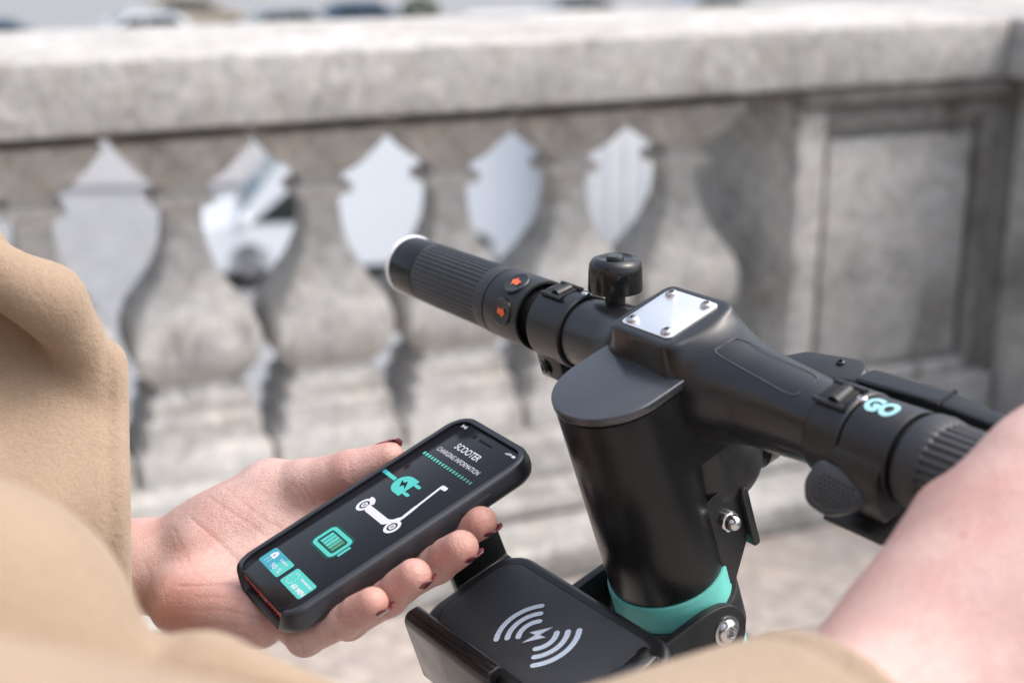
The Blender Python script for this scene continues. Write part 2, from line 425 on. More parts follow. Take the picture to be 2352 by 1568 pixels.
# pier with sunk panel
pr = root('stone_pier', BAL)
tag(pr, 'square stone pier with a sunk panel at the balustrade corner', 'pier')
link('core', box((1.698, .085, .0635), (2.45, .60, .9415), .006), M['stone'], pr, BAL)
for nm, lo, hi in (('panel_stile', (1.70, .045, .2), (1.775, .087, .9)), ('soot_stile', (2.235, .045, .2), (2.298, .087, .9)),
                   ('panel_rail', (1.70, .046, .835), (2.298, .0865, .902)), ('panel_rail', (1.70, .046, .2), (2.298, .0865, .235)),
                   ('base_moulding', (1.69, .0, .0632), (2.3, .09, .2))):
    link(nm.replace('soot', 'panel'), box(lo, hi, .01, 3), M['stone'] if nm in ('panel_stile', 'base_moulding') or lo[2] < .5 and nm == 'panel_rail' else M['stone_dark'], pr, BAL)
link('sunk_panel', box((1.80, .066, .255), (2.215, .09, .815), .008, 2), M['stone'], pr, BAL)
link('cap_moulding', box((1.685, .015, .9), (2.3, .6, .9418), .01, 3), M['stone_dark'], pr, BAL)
# return parapet coming back towards the viewer on the right
rt = root('return_parapet', BAL)
tag(rt, 'solid stone parapet returning towards the viewer at the right edge', 'parapet')
link('wall', box((2.32, -5.5, -.02), (2.8, .03, .941), .006), M['stone'], rt, BAL)
link('coping', box((2.246, -5.5, .943), (2.9, .618, 1.082), .012, 3), M['stone_top'], rt, BAL)
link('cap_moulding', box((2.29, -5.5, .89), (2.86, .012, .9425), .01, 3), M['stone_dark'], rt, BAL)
link('base_moulding', box((2.27, -5.5, -.02), (2.4, -.215, .15), .014, 3), M['plinth'], rt, BAL)
for k_ in range(5):
    y1 = -.12 - k_ * 1.05
    link('panel', box((2.305, y1 - .85, .22), (2.33, y1, .82), .008, 2), M['stone'], rt, BAL)

# ================================================================== VEHICLES ON THE STREET BELOW
M['car_white'] = plain('white_car_paint', (.80, .83, .86), .22, coat=.5)
M['car_grey'] = plain('grey_car_paint', (.10, .105, .12), .25, coat=.5)
M['car_blue'] = plain('blue_car_paint', (.06, .11, .20), .25, coat=.5)
M['car_beige'] = plain('beige_car_paint', (.42, .36, .28), .3, coat=.4)
M['car_silver'] = plain('silver_car_paint', (.5, .52, .55), .3, .5, coat=.4)
M['glass'] = plain('dark_car_glass', (.015, .022, .02), .06)
M['screen_glass'] = plain('pale_windscreen_glass', (.25, .33, .35), .06)
M['tyre'] = plain('tyre_rubber', (.012, .012, .012), .8)
M['rim'] = plain('wheel_rim', (.35, .35, .36), .35, .8)
M['boxwhite'] = plain('truck_box_panel', (.66, .72, .78), .4, var=.03, vscale=3)
M['ribwhite'] = plain('ribbed_box_panel', (.74, .74, .74), .5, var=.05, vscale=3)
M['leaf'] = plain('leaf_green', (.06, .09, .02), .6, var=.4, vscale=8)
M['bark'] = plain('bark', (.08, .06, .045), .9, var=.3, vscale=20)
def body_mesh(prof, w, tum=.10, sill=.55):
    """side profile (x, z) polygon extruded to width w, narrowing above the belt line"""
    vs, fs = [], []; n = len(prof); zs = [p[1] for p in prof]; belt = min(zs) + (max(zs) - min(zs)) * sill
    lay = [(-1, .93), (-.9, .99), (-.8, 1), (.8, 1), (.9, .99), (1, .93)]
    cx_ = sum(p[0] for p in prof) / n; cz_ = sum(p[1] for p in prof) / n
    for s, sh in lay:
        for (x, z) in prof:
            t = max(0, z - belt) / (max(zs) - belt + 1e-6)
            vs.append((cx_ + (x - cx_) * (sh * .02 + .98), s * w / 2 * (1 - tum * t), cz_ + (z - cz_) * (sh * .12 + .88 if abs(s) == 1 else 1)))
    for j in range(len(lay) - 1):
        for i in range(n):
            k = (i + 1) % n; fs.append((j * n + i, j * n + k, (j + 1) * n + k, (j + 1) * n + i))
    fs += [tuple(range(n))[::-1], tuple((len(lay) - 1) * n + i for i in range(n))]
    bm = bmesh.new(); bm.from_mesh(mesh(vs, fs, False)); return bm_mesh(bm, ang=28)
def wheel(parent, MW, x, y, r, wdt=.2):
    W_ = MW @ Matrix.Translation((x, y, r)) @ Matrix.Rotation(R_(90), 4, 'X')
    wo = link('wheel', lathe_mesh([(r * .55, -wdt / 2), (r * .9, -wdt / 2), (r, -wdt * .32), (r, wdt * .32), (r * .9, wdt / 2), (r * .55, wdt / 2)], 24), M['tyre'], parent, W_)
    link('rim', lathe_mesh([(.03, -wdt * .53), (r * .5, -wdt * .53), (r * .6, -wdt * .45), (r * .6, wdt * .45), (r * .5, wdt * .53), (.03, wdt * .53)], 16, lambda p, q, h: q * (1 - .08 * (math.cos(5 * p) > .2))), M['rim'], wo, W_)
def glass_panel(parent, MW, name, pts, mat, th=.012):
    """convex 3D quad/polygon made a thin slab along its normal"""
    p = [Vector(q) for q in pts]; n = (p[1] - p[0]).cross(p[2] - p[0]).normalized()
    vs = [q + n * th for q in p] + [q - n * th for q in p]; k = len(p)
    fs = [tuple(range(k)), tuple(range(2 * k - 1, k - 1, -1))] + [(i, i + k, (i + 1) % k + k, (i + 1) % k) for i in range(k)]
    bm = bmesh.new(); bm.from_mesh(mesh(vs, fs, False)); link(name, bm_mesh(bm), mat, parent, MW)
def make_car(name, label, cat, MW, paint, L=4.1, Hh=1.47, W_=1.75, van=False, group=None, ws=None):
    t = root(name, MW); tag(t, label, cat, group)
    h = L / 2; g = .26
    if van: prof = [(h, .36), (h, .64), (h - .10, .84), (h - .60, 1.0), (h - 1.25, Hh - .35), (h - 1.8, Hh), (-h + .2, Hh), (-h + .02, Hh - .15), (-h, .9), (-h, .36), (-h + .15, .28), (h - .2, .28)]
    else: prof = [(h, .38), (h, .62), (h - .15, .78), (h - 1.05, .93), (h - 1.75, Hh - .05), (h - 2.15, Hh), (-h + 1.0, Hh - .02), (-h + .55, Hh - .12), (-h + .12, .98), (-h, .85), (-h, .4), (-h + .15, g), (h - .2, g)]
    bo = link('body', body_mesh(prof, W_), paint, t, MW)
    fx = h - .75; rx = -h + (.78 if not van else .95); r = .32 if not van else .35
    for sx in (fx, rx):
        for sy in (-1, 1): wheel(t, MW, sx, sy * (W_ / 2 - .10), r)
    b0 = prof[3]; b1 = prof[4]; tb = 1 - .10
    def wy(z): zs = [p[1] for p in prof]; bl = g + (max(zs) - g) * .55; return W_ / 2 * (1 - .10 * max(0, z - bl) / (max(zs) - bl)) + .004
    d = (Vector((b1[0] - b0[0], 0, b1[1] - b0[1]))).normalized(); nn = Vector((-d.z, 0, d.x)) * -1
    q0 = Vector((b0[0], 0, b0[1])) + d * .08 - Vector((-d.z, 0, d.x)) * 0; q1 = Vector((b1[0], 0, b1[1])) - d * .05
    glass_panel(t, MW, 'windscreen', [(q0.x + .006, -W_ * .42, q0.z + .006), (q0.x + .006, W_ * .42, q0.z + .006), (q1.x + .006, W_ * .385, q1.z + .006), (q1.x + .006, -W_ * .385, q1.z + .006)], ws or M['screen_glass'])
    zt = Hh - .13 if not van else 1.45; zb = 1.0 if not van else .95
    for sy in (-1, 1):
        xa = b0[0] - .18; xb = b1[0] - .16
        wins = [[(xa, zb), (xa - 1.0, zb), (xa - 1.0, zt), (xb, zt)]]
        if not van: wins.append([(xa - 1.08, zb), (-h + .5, zb + .03), (-h + .85, zt), (xa - 1.08, zt)])
        for wn in wins: glass_panel(t, MW, 'side_window', [(x, sy * wy(z), z) for x, z in wn], M['glass'], .008)
        link('headlight', box((h - .16, sy * W_ * .36 - .14, .62), (h + .006, sy * W_ * .36 + .14, .76), .03), M['lens'], t, MW)
        link('tail_light', box((-h - .006, sy * W_ * .43 - .07, .75), (-h + .06, sy * W_ * .43 + .07, 1.0), .02), plain('tail_red', (.35, .02, .02), .3) if 'tr' not in M else M['tr'], t, MW)
        link('wing_mirror', box((xa + .02, sy * (W_ / 2 + .02) - .08, zb - .02), (xa + .14, sy * (W_ / 2 + .02) + .1, zb + .13), .03), paint, t, MW)
    link('bumper', box((h - .1, -W_ * .46, .28), (h + .03, W_ * .46, .5), .04), M['blk_matt'] if not van else paint, t, MW)
    return t
M['tr'] = plain('tail_red', (.35, .02, .02), .3)
def stand(px, py, heading):
    p = on_z(px, py, STREET + .0); return Matrix.Translation((p[0], p[1], STREET)) @ Matrix.Rotation(heading, 4, 'Z')
# white van: front wheel stands at photo (578,662); it points left and towards us
wf = on_z(578, 662, STREET); wr = on_z(1165, 594, STREET); Hd = R_(180 + 11); WB = float(np.hypot(*(wf - wr)[:2])); VL = 4.9
vanM = Matrix.Translation(tuple(wf)) @ Matrix.Rotation(Hd, 4, 'Z') @ Matrix.Translation((-(VL / 2 - .75), -.9, 0))
make_car('delivery_van', 'white panel van with dark cab window seen through the balusters', 'van', vanM, M['car_white'], VL, 2.15, 1.95, True)
# box lorry seen from behind
def make_truck(name, label, MW, bw, bh, bl, zb, mat, ribs=False):
    t = root(name, MW); tag(t, label, 'truck')
    bo = link('cargo_box', box((-bw / 2, 0, zb), (bw / 2, bl, zb + bh), .04), mat, t, MW)
    if ribs:
        for s in (-1,):
            for k_ in range(int(bl / .3)):
                link('rib', box((s * bw / 2 - .03, .12 + k_ * .3, zb + .1), (s * bw / 2 + .03, .24 + k_ * .3, zb + bh - .1), .02), mat, bo, MW)
            for k_ in range(int(bw / .26)):
                link('rib', box((-bw / 2 + .08 + k_ * .26, -.03, zb + .1), (-bw / 2 + .2 + k_ * .26, .03, zb + bh - .1), .02), mat, bo, MW)
    else:
        for s in (-1, 1):
            link('rear_door', box((s * bw / 4 - bw / 4 + .05, -.03, zb + .08), (s * bw / 4 + bw / 4 - .05, .02, zb + bh - .08), .02), mat, t, MW)
            link('lock_bar', mesh(*tube([(s * .18, -.05, zb + .12), (s * .18, -.05, zb + bh - .15)], .018, 8)), M['steel'], t, MW)
            link('tail_light', box((s * bw * .44 - .05, -.04, zb - .2), (s * bw * .44 + .05, .04, zb - .1), .02), M['tr'], t, MW)
    link('chassis', box((-bw * .4, .1, max(.12, zb - .3)), (bw * .4, bl + 1.4, zb - .01), .03), M['blk_matt'], t, MW)
    link('cab', body_mesh([(bl + 2.1, .5), (bl + 2.1, 1.2), (bl + 1.8, 2.3), (bl + 1.6, 2.45), (bl + .15, 2.45), (bl + .15, .5)], bw * .88), M['car_white'], t, MW @ Matrix.Rotation(R_(90), 4, 'Z') )
    for yy in (.9, bl + 1.1):
        for s in (-1, 1): wheel(t, MW @ Matrix.Translation((s * bw * .40, yy, 0)) @ Matrix.Rotation(R_(90), 4, 'Z'), 0, 0, .45, .28)
    return t
p = on_z(1500, 640, STREET)
make_truck('ribbed_lorry', 'white lorry with a vertically ribbed box behind the bell', Matrix.Translation((p[0], p[1], STREET)) @ Matrix.Rotation(R_(14), 4, 'Z'), 3.2, 3.1, 5.5, .30, M['ribwhite'], True)
p = on_z(1800, 640, STREET)
make_car('parked_car', 'dark grey car glimpsed between the last baluster and the pier', 'car', Matrix.Translation((p[0], p[1], STREET)) @ Matrix.Rotation(R_(190), 4, 'Z'), M['car_grey'])
# far row of parked cars just above the coping
for x, d_, hd, mt, lab in ((30, 47, 20, 'car_blue', 'dark blue car above the coping at far left'), (330, 50, 200, 'car_white', 'white car above the coping, second from left'),
                      (470, 58, 15, 'car_beige', 'beige car above the coping behind the white car'), (640, 52, 195, 'car_silver', 'silver car above the coping with pale windscreen'),
                      (860, 55, 10, 'car_blue', 'dark car above the coping near the bush'), (1300, 57, 190, 'car_grey', 'dark car above the middle of the coping'), (1650, 60, 12, 'car_silver', 'silver car above the right half of the coping'),
                      (2240, 58, 185, 'car_blue', 'dark car above the corner of the parapet')):
    Xw = (x - 1176) / FD * d_
    make_car('parked_car', lab, 'car', Matrix.Translation((Xw, d_, STREET)) @ Matrix.Rotation(R_(hd), 4, 'Z'), M[mt], group='cars parked on the far side of the street')
def bush(px, d_, hgt, label):
    Xw = (px - 1176) / FD * d_; MW = Matrix.Translation((Xw, d_, STREET)); t = root('bush', MW); tag(t, label, 'bush')
    parts = [tube([(0, 0, 0), (.05, 0, hgt * .3), (.02, .03, hgt * .6)], [.07, .05, .03], 8)]
    for q in range(5):
        a = q * 1.26; parts.append(tube([(0.03, 0, hgt * .25), (.35 * math.cos(a), .35 * math.sin(a), hgt * .6)], [.035, .012], 6))
    link('stem', mesh(*join_vf(parts)), M['bark'], t, MW)
    vs, fs = [], []
    for q in range(1500):
        v = Vector((random.gauss(0, 1), random.gauss(0, 1), random.gauss(0, 1))).normalized() * random.uniform(.5, 1) ** .5
        c = Vector((v.x * .8, v.y * .8, hgt * .58 + v.z * hgt * .4)); a = Vector((random.gauss(0, 1), random.gauss(0, 1), random.gauss(0, 1))).normalized() * .06
        b = a.cross(Vector((random.random(), random.random(), random.random()))).normalized() * .035
        k = len(vs); vs += [c - a, c + b, c + a, c - b]; fs.append((k, k + 1, k + 2, k + 3))
    link('foliage', mesh(vs, fs, False), M['leaf'], t, MW)
bush(970, 56, 1.6, 'green bush above the coping between two far cars')

# ================================================================== SCOOTER
SB = Vector((.001, .760, 1.142)); SH = Vector((.5819218, -.81324475, 0)); SF = Vector((.81324475, .5819218, 0)); TILT = R_(19.4)
SV = SF * math.cos(TILT) + Vector((0, 0, 1)) * math.sin(TILT); SW = -SF * math.sin(TILT) + Vector((0, 0, 1)) * math.cos(TILT)
SO = SB + SH * .140
T = Matrix((SH, SV, SW)).transposed().to_4x4(); T.translation = SO           # a along the bar, v forward, w up the stem
def sl(p): return T @ Vector(p)
TI = T.inverted()
def along_a(a=0): return T @ Matrix.Translation((a, 0, 0)) @ Matrix.Rotation(R_(90), 4, 'Y')   # local z along +a, local x = -w, local y = v
GB = SO - SW * (SO.z / SW.z); GB.z = 0
RS = Matrix((SH, SF, Vector((0, 0, 1)))).transposed().to_4x4(); RS.translation = GB
scooter = root('electric_scooter', RS)
tag(scooter, 'black electric scooter handlebar and stem with teal lower tube and phone holder', 'scooter')

# --- stem: U-section head tube, flat slanted cap, teal tube below
SC, SRAD = -.041, .029
def ushape(r, front=-.006, n=28):
    return [(r * math.cos(a), SC + r * math.sin(a)) for a in [math.pi + math.pi * i / n for i in range(n + 1)]] + [(r, front), (-r, front)]
def circ(r, n=48, c=SC): return [(r * math.cos(2 * math.pi * i / n), c + r * math.sin(2 * math.pi * i / n)) for i in range(n)]
stem = link('stem_tube', prism(circ(SRAD, 64), 2, -.0945, .0118, .0006), M['blk_tube'], scooter, T)
link('head_block', prism(ushape(SRAD - .0003), 2, -.030, .0116, 0), M['blk_tube'], stem, T)
link('stem_cap', prism(ushape(SRAD + .0006, -.004), 2, .0125, .0172, .0011, 3), M['cap'], scooter, T)
link('cap_gasket', prism(ushape(SRAD - .0012, -.005), 2, .0116, .0128, 0), M['blk_deep'], stem, T)
teal = link('lower_stem_tube', prism(circ(SRAD + .0012, 64), 2, -.90, -.0948, .0012), M['teal'], scooter, T)
# blue letter on the teal tube
def text_mesh(txt, size_w=None, size_h=None, bold=.0, res=3, shear=0.0):
    cu = bpy.data.curves.new('t', 'FONT'); cu.body = txt; cu.size = 1; cu.offset = bold; cu.resolution_u = res; cu.shear = shear
    o = bpy.data.objects.new('t', cu); COL.objects.link(o); bpy.context.view_layer.update()
    dg = bpy.context.evaluated_depsgraph_get(); me = bpy.data.meshes.new_from_object(o.evaluated_get(dg)); bpy.data.objects.remove(o); bpy.data.curves.remove(cu)
    co = np.array([v.co[:] for v in me.vertices]); lo, hi = co.min(0), co.max(0); c = (lo + hi) / 2
    sx = size_w / (hi[0] - lo[0]) if size_w else None; sy = size_h / (hi[1] - lo[1]) if size_h else None
    sx = sx or sy; sy = sy or sx
    for v in me.vertices: v.co = ((v.co.x - c[0]) * sx, (v.co.y - c[1]) * sy, 0)
    return me
def subdiv(me, cuts=2):
    bm = bmesh.new(); bm.from_mesh(me); bmesh.ops.triangulate(bm, faces=bm.faces[:]); bmesh.ops.subdivide_edges(bm, edges=bm.edges[:], cuts=cuts, use_grid_fill=True)
    bm.to_mesh(me); bm.free(); return me
def wrap_bar(me, a0, phi0, r, along=1):
    """wrap a flat print round the bar: x -> a, y -> turn (up = forward); phi measured from top towards the rider"""
    for v in me.vertices:
        ph = phi0 - v.co.y / r; v.co = (a0 + v.co.x, -r * math.sin(ph), r * math.cos(ph))
    return me
tm = subdiv(text_mesh('tier'[:1], size_h=.030, bold=.02), 1)
for v_ in tm.vertices:   # reads down the tube on its forward right flank
    ph = R_(22) - v_.co.x / (SRAD + .0014); r_ = SRAD + .0015
    v_.co = (r_ * math.cos(ph), SC + r_ * math.sin(ph), -.128 + v_.co.y)
link('letter', tm, M['blue'], teal, T)

# --- handlebar body grown as one moulded shape
V_ = Vol((-.085, -.036, -.036), (.098, .036, .042), .0009)
V_.cone((-.075, 0, 0), (-.02, 0, 0), .0183, .0212, .004)
V_.cone((.098, 0, 0), (.022, 0, .0015), .0181, .0248, .004)
V_.cone((-.022, 0, -.001), (.026, 0, -.001), .0225, .0245, .012)
V_.rbox((0, 0, .014), (.0222, .0212, .022), .0055, k=.016)
V_.half((0, 0, .0315), (0, 0, 1), .0018)
V_.half((-.0745, 0, 0), (-1, 0, 0)); V_.half((.0955, 0, 0), (1, 0, 0))
Vv, Ff = V_.mesh(); Vv = smooth_verts(Vv, Ff, 1, .4)
bar_me = np_mesh(Vv, Ff, 60)
bar = link('handlebar', bar_me, M['blk'], scooter, T)
bvh = BVHTree.FromPolygons([tuple(map(float, v)) for v in Vv], [tuple(map(int, f)) for f in Ff])
def hit_bar(x, y):
    o = TI @ Vector(tuple(C0)); d = (TI.to_3x3() @ Vector(tuple(ray(x, y)))).normalized()
    p, n, i, dd = bvh.ray_cast(o, d); return p, n
# plate with four torx screws
link('name_plate', prism(rrect(0, 0, .0172, .0167, .003), 2, .0314, .0321, .0002), M['plate'], scooter, T)
def screw_mesh(r, hgt=.55, lobes=True):
    prof = [(r, -.3 * r), (r, 0), (r * .97, hgt * r * .35), (r * .85, hgt * r * .72), (r * .62, hgt * r * .95), (r * .48, hgt * r), (r * .46, hgt * r * .98), (r * .44, -.02 * r), (r * .18, -.02 * r), (r * .17, hgt * r * .4), (r * .05, hgt * r * .42)]
    def mod(p, q, h): return q * (1 + (.16 * math.cos(6 * p) if r * .4 < q < r * .5 and lobes else 0))
    return lathe_mesh(prof, 48, mod, True, 50)
scm = screw_mesh(.0031); scm.materials.append(M['steel'])
for sx in (-1, 1):
    for sy in (-1, 1):
        o = link('screw', scm, None, scooter, T @ Matrix.Translation((sx * .0121, sy * .0128, .0323)) @ Matrix.Rotation(random.random(), 4, 'Z'))
# clear film label on the right arm of the bar, with its raised edge
quad = [(1636, 808), (1694, 774), (1886, 868), (1822, 912)]
def qpt(s, t):
    a = np.array(quad[0]) * (1 - s) + np.array(quad[3]) * s; b = np.array(quad[1]) * (1 - s) + np.array(quad[2]) * s; return a * (1 - t) + b * t
outl = rrect(.5, .5, .5, .5, .14, 6)
op = []
for (s, t) in outl:
    x, y = qpt(s, t); p, n = hit_bar(x, y)
    if p is not None: op.append(p + n * .0003)
link('film_label_edge', mesh(*tube(op + op[:1], .00022, 6, False)), M['edge'], bar, T)

# --- clamps, collars, grips: lathes along the bar
def bar_lathe(name, prof, mat, parent=scooter, n=64, mod=None, ang=30):
    return link(name, lathe_mesh([(r, a) for a, r in prof], n, mod, True, ang), mat, parent, along_a())
def clamp(name, a0, a1, r):
    m = (a0 + a1) / 2
    o = bar_lathe(name, [(a0, r - .0035), (a0, r - .0008), (a0 + .001, r), (a1 - .001, r), (a1, r - .0008), (a1, r - .0035)], M['blk_matt'])
    return o
rib_mod = lambda nr, dep: (lambda p, q, h: q - dep * (.5 - .5 * math.cos(nr * p)) ** .6 if q > .0165 else q)
# left side (from the stem outwards)
cl = clamp('clamp_ring', -.1015, -.0735, .0203)
bar_lathe('bar_core', [(-.132, .0135), (-.06, .0135)], M['blk_deep'])
hous = bar_lathe('switch_housing', [(-.1435, .015), (-.1435, .0186), (-.1425, .0193), (-.1125, .0197), (-.1115, .0194), (-.1113, .0182), (-.1125, .0172), (-.1200, .0150)], M['blk_matt'])
bar_lathe('housing_gap_sleeve', [(-.121, .0140), (-.1015, .0140)], M['blk_deep'])
g1 = bar_lathe('grip', [(-.2205, .0165), (-.2205, .0178), (-.2195, .01815), (-.1545, .0186), (-.1540, .0188), (-.1455, .0194), (-.1438, .0192), (-.1438, .016)], M['rubber'], n=432,
               mod=lambda p, q, h: q - (.00075 * (.5 - .5 * math.cos(40 * p)) if -.2199 < h < -.1542 and q > .017 else 0))
bar_lathe('end_cap', [(-.2455, .0150), (-.2455, .0172), (-.2448, .0180), (-.2225, .0180), (-.2215, .0176), (-.2205, .0165)], M['blk_gloss'])
bar_lathe('end_ring', [(-.2495, .0100), (-.2495, .0170), (-.2485, .0184), (-.2462, .0186), (-.2455, .0180), (-.2455, .012)], M['white_ring'])
# ribs of the grip need rings in between: refine by inserting loops
# indicator buttons with orange arrows
def on_bar(a, ph, r): return T @ Matrix.Translation((a, 0, 0)) @ Matrix.Rotation(ph, 4, 'X') @ Matrix.Translation((0, 0, r))
def flat(pts, th=.00012, z=0):
    bm = bmesh.new(); vs = [bm.verts.new((x, y, z)) for x, y in pts]; bm.faces.new(vs); bmesh.ops.triangulate(bm, faces=bm.faces[:]); me = bpy.data.meshes.new('f'); bm.to_mesh(me); bm.free(); return me
arrow = [(-.0055, 0), (-.0012, -.0034), (-.0012, -.0018), (.0042, -.0018), (.0042, .0018), (-.0012, .0018), (-.0012, .0034)]
for ph, s in ((10, 1), (62, -1)):
    B_ = on_bar(-.1235, R_(ph), .0195)
    bt = link('indicator_button', lathe_mesh([(.0076, -.004), (.0076, .0006), (.0070, .0011), (.0064, .0009), (.0, .0012)], 40), M['blk'], hous, B_)
    ar = flat([(x * s * .72, y * .95) for x, y in arrow][::s])
    link('arrow_mark', ar, M['orange'], bt, B_ @ Matrix.Translation((0, 0, .0014)) @ Matrix.Rotation(R_(-8), 4, 'Z'))
# recessed slot windows in the clamp rings (a small barrel nut sits in each)
def slot(parent, a, ph, r, wa=.0075, wl=.0085):
    B_ = on_bar(a, R_(ph), r)
    link('slot_recess', box((-wa, -wl * .62, -.001), (wa * .9, wl * .62, .00035), .0002), M['blk_deep'], parent, B_)
    link('slot_frame', mesh(*join_vf([tube([(-wa - .001, -wl * .8, 0), (wa + .001, -wl * .8, 0)], .0012, 8), tube([(-wa - .001, wl * .8, -.0004), (wa + .001, wl * .8, -.0004)], .0014, 8)])), M['blk_matt'], parent, B_)
    link('barrel_nut', mesh(*tube([(-wa * .15, -wl * .55, -.0008), (-wa * .15, wl * .55, -.0008)], .0034, 14)), M['blk_matt'], parent, B_ @ Matrix.Translation((.002, 0, 0)))
slot(cl, -.0905, -6, .0203)
bs = link('bolt_head', screw_mesh(.0032), M['steel'], cl, on_bar(-.0775, R_(-24), .0196))
lug = link('clamp_lug', prism(rpoly([(-.0155, -.008), (-.0165, -.026), (-.006, -.031), (.004, -.022), (.002, -.012)], .002), 0, -.1045, -.0835, .0012), M['blk_matt'], scooter, T)
link('lug_bolt', screw_mesh(.0042, .45), M['blk_gloss'], lug, T @ frame((-.099, -.0160, -.0195), (-.25, -.95, .1)))
link('lug_bolt_washer', lathe_mesh([(.0054, -.001), (.0054, .0006), (.003, .0008)], 32), M['blk_gloss'], lug, T @ frame((-.099, -.0158, -.0195), (-.25, -.95, .1)))
link('cable_stay', box((-.083, -.010, -.024), (-.06, .002, -.016), .002), M['blk_matt'], lug, T)
# right side
cr = clamp('clamp_ring', .0955, .1135, .0207)
bar_lathe('bar_core', [(.06, .0135), (.30, .0135)], M['blk_deep'])
slot(cr, .1035, 3, .0207)
gc = bar_lathe('throttle_collar', [(.1140, .016), (.1140, .0192), (.1150, .0199), (.1375, .0203), (.1390, .0198), (.1390, .0165)], M['blk_matt'])
bar_lathe('collar_gap_sleeve', [(.138, .0172), (.1425, .0172)], M['blk_deep'])
bar_lathe('grip', [(.1420, .0165), (.1420, .0196), (.1440, .0208), (.1490, .0211), (.1535, .0203), (.1545, .0198), (.2480, .0188), (.2500, .018), (.2500, .015)], M['rubber'], n=432,
          mod=lambda p, q, h: q - (.00085 * (.5 - .5 * math.cos(34 * p)) if .1540 < h < .2485 and q > .0175 else 0))
bar_lathe('end_cap', [(.2502, .015), (.2502, .0178), (.2700, .0178), (.2712, .017), (.2712, .013)], M['blk_gloss'])
gt = subdiv(text_mesh('GO', size_w=.0158, size_h=.0098, bold=.055), 2)
link('print_go', wrap_bar(gt, .1242, R_(-3), .02045), M['cyan'], gc, T)
link('bolt_head', screw_mesh(.0026), M['steel'], cr, on_bar(.1125, R_(-6), .0196))
# thumb throttle: shield shaped paddle
TPO = Vector((.1205, -.0295, -.0035)); tcv = (TI.to_3x3() @ (Vector(tuple(C0)) - T @ TPO)).normalized()
TP = T @ frame(TPO, tcv * .8 + Vector((0, -.25, .35)), (1, 0, -.10))
shield = rpoly([(-.0120, .0088), (.0128, .0098), (.0142, .0030), (.0105, -.0045), (.0015, -.0112), (-.0085, -.0100), (-.0132, -.0022)], .0035, 5)
th = link('throttle_paddle', prism(shield, 2, -.0085, .0, .0016, 3), M['pad'], scooter, TP)
inner = [(x * .78 + .0002, y * .74 + .0004) for x, y in shield]
pd = link('thumb_pad', prism(inner, 2, -.002, .0004, .0005, 2), M['rubber'], th, TP)
dim = lathe_mesh([(.00062, -.0004), (.00062, .0001), (.0004, .00028), (.0001, .0003)], 8); dim.materials.append(M['blk_deep'])
parts = []
for iy in range(-5, 6):
    for ix in range(-6, 7):
        x, y = ix * .0021 + (iy % 2) * .00105, iy * .0018
        if abs(x) < .0082 - max(0, -y - .001) * 1.0 and -.0066 < y < .0052: parts.append(([(v[0] + x, v[1] + y, v[2] + .0003) for v in lathe([(.0007, -.0004), (.0007, .0001), (.0003, .00028)], 8)[0]], lathe([(.0007, -.0004), (.0007, .0001), (.0003, .00028)], 8)[1]))
link('grip_dimples', mesh(*join_vf(parts)), M['blk_deep'], pd, TP)
link('throttle_arm', prism(rpoly([(-.012, -.018), (-.028, -.0265), (-.020, -.0315), (-.004, -.026), (.006, -.018)], .004), 0, .106, .1375, .003, 3), M['blk_matt'], th, T)
link('throttle_neck', prism(rpoly([(-.012, .012), (-.0185, .0085), (-.0235, .0015), (-.0255, -.008), (-.022, -.020), (-.010, -.020)], .003), 0, .1095, .1375, .003, 3), M['blk_matt'], th, T)
link('cable_block', box((.0965, -.0185, -.034), (.108, -.002, -.014), .002), M['blk_matt'], cr, T)
# brake lever on the forward side
lv = link('brake_lever', prism(rpoly([(.040, .026), (.0490, .0355), (.0760, .0415), (.0830, .0375), (.0880, .026), (.060, .018), (.045, .018)], .003), 2, -.010, .0055, .0018, 3), M['blk_matt'], scooter, T)
link('lever_blade', prism(rpoly([(.0835, .026), (.0860, .0375), (.1280, .0395), (.1500, .0365), (.205, .034), (.262, .0395), (.263, .0325), (.205, .0255), (.150, .0275), (.120, .0285)], .003), 2, -.0065, .0062, .0022, 3), M['blk_matt'], lv, T)
link('lever_pivot', screw_mesh(.0022), M['blk_gloss'], lv, T @ Matrix.Translation((.070, .034, .0056)))
link('lever_joint', box((.1275, .0275, -.0068), (.1290, .0402, .0068), .0003), M['blk_deep'], lv, T)
# bell
BL = T @ frame((-.0605, .013, .0165), (0, .30, .95))
bell = link('bell', lathe_mesh([(r_b, z_b * .84 + .0022) for r_b, z_b in [(.0122, .0035), (.0138, .0036), (.0140, .0048), (.0137, .0165), (.0132, .0205), (.0118, .0228), (.0092, .0240), (.0086, .0236), (.0078, .0230), (.0045, .0226), (.0044, .0242), (.0038, .0252), (.0010, .0254)]], 56, None, True, 40), M['blk_gloss'], scooter, BL)
link('bell_post', lathe_mesh([(.0052, -.006), (.0052, .0034)], 24), M['blk_matt'], bell, BL)
link('bell_striker', box((-.0185, -.003, .006), (-.0142, .004, .0145), .0015), M['blk_matt'], bell, BL)
link('bell_clip', box((-.004, -.0035, -.014), (.014, .0035, -.001), .001), M['blk_matt'], bell, BL)
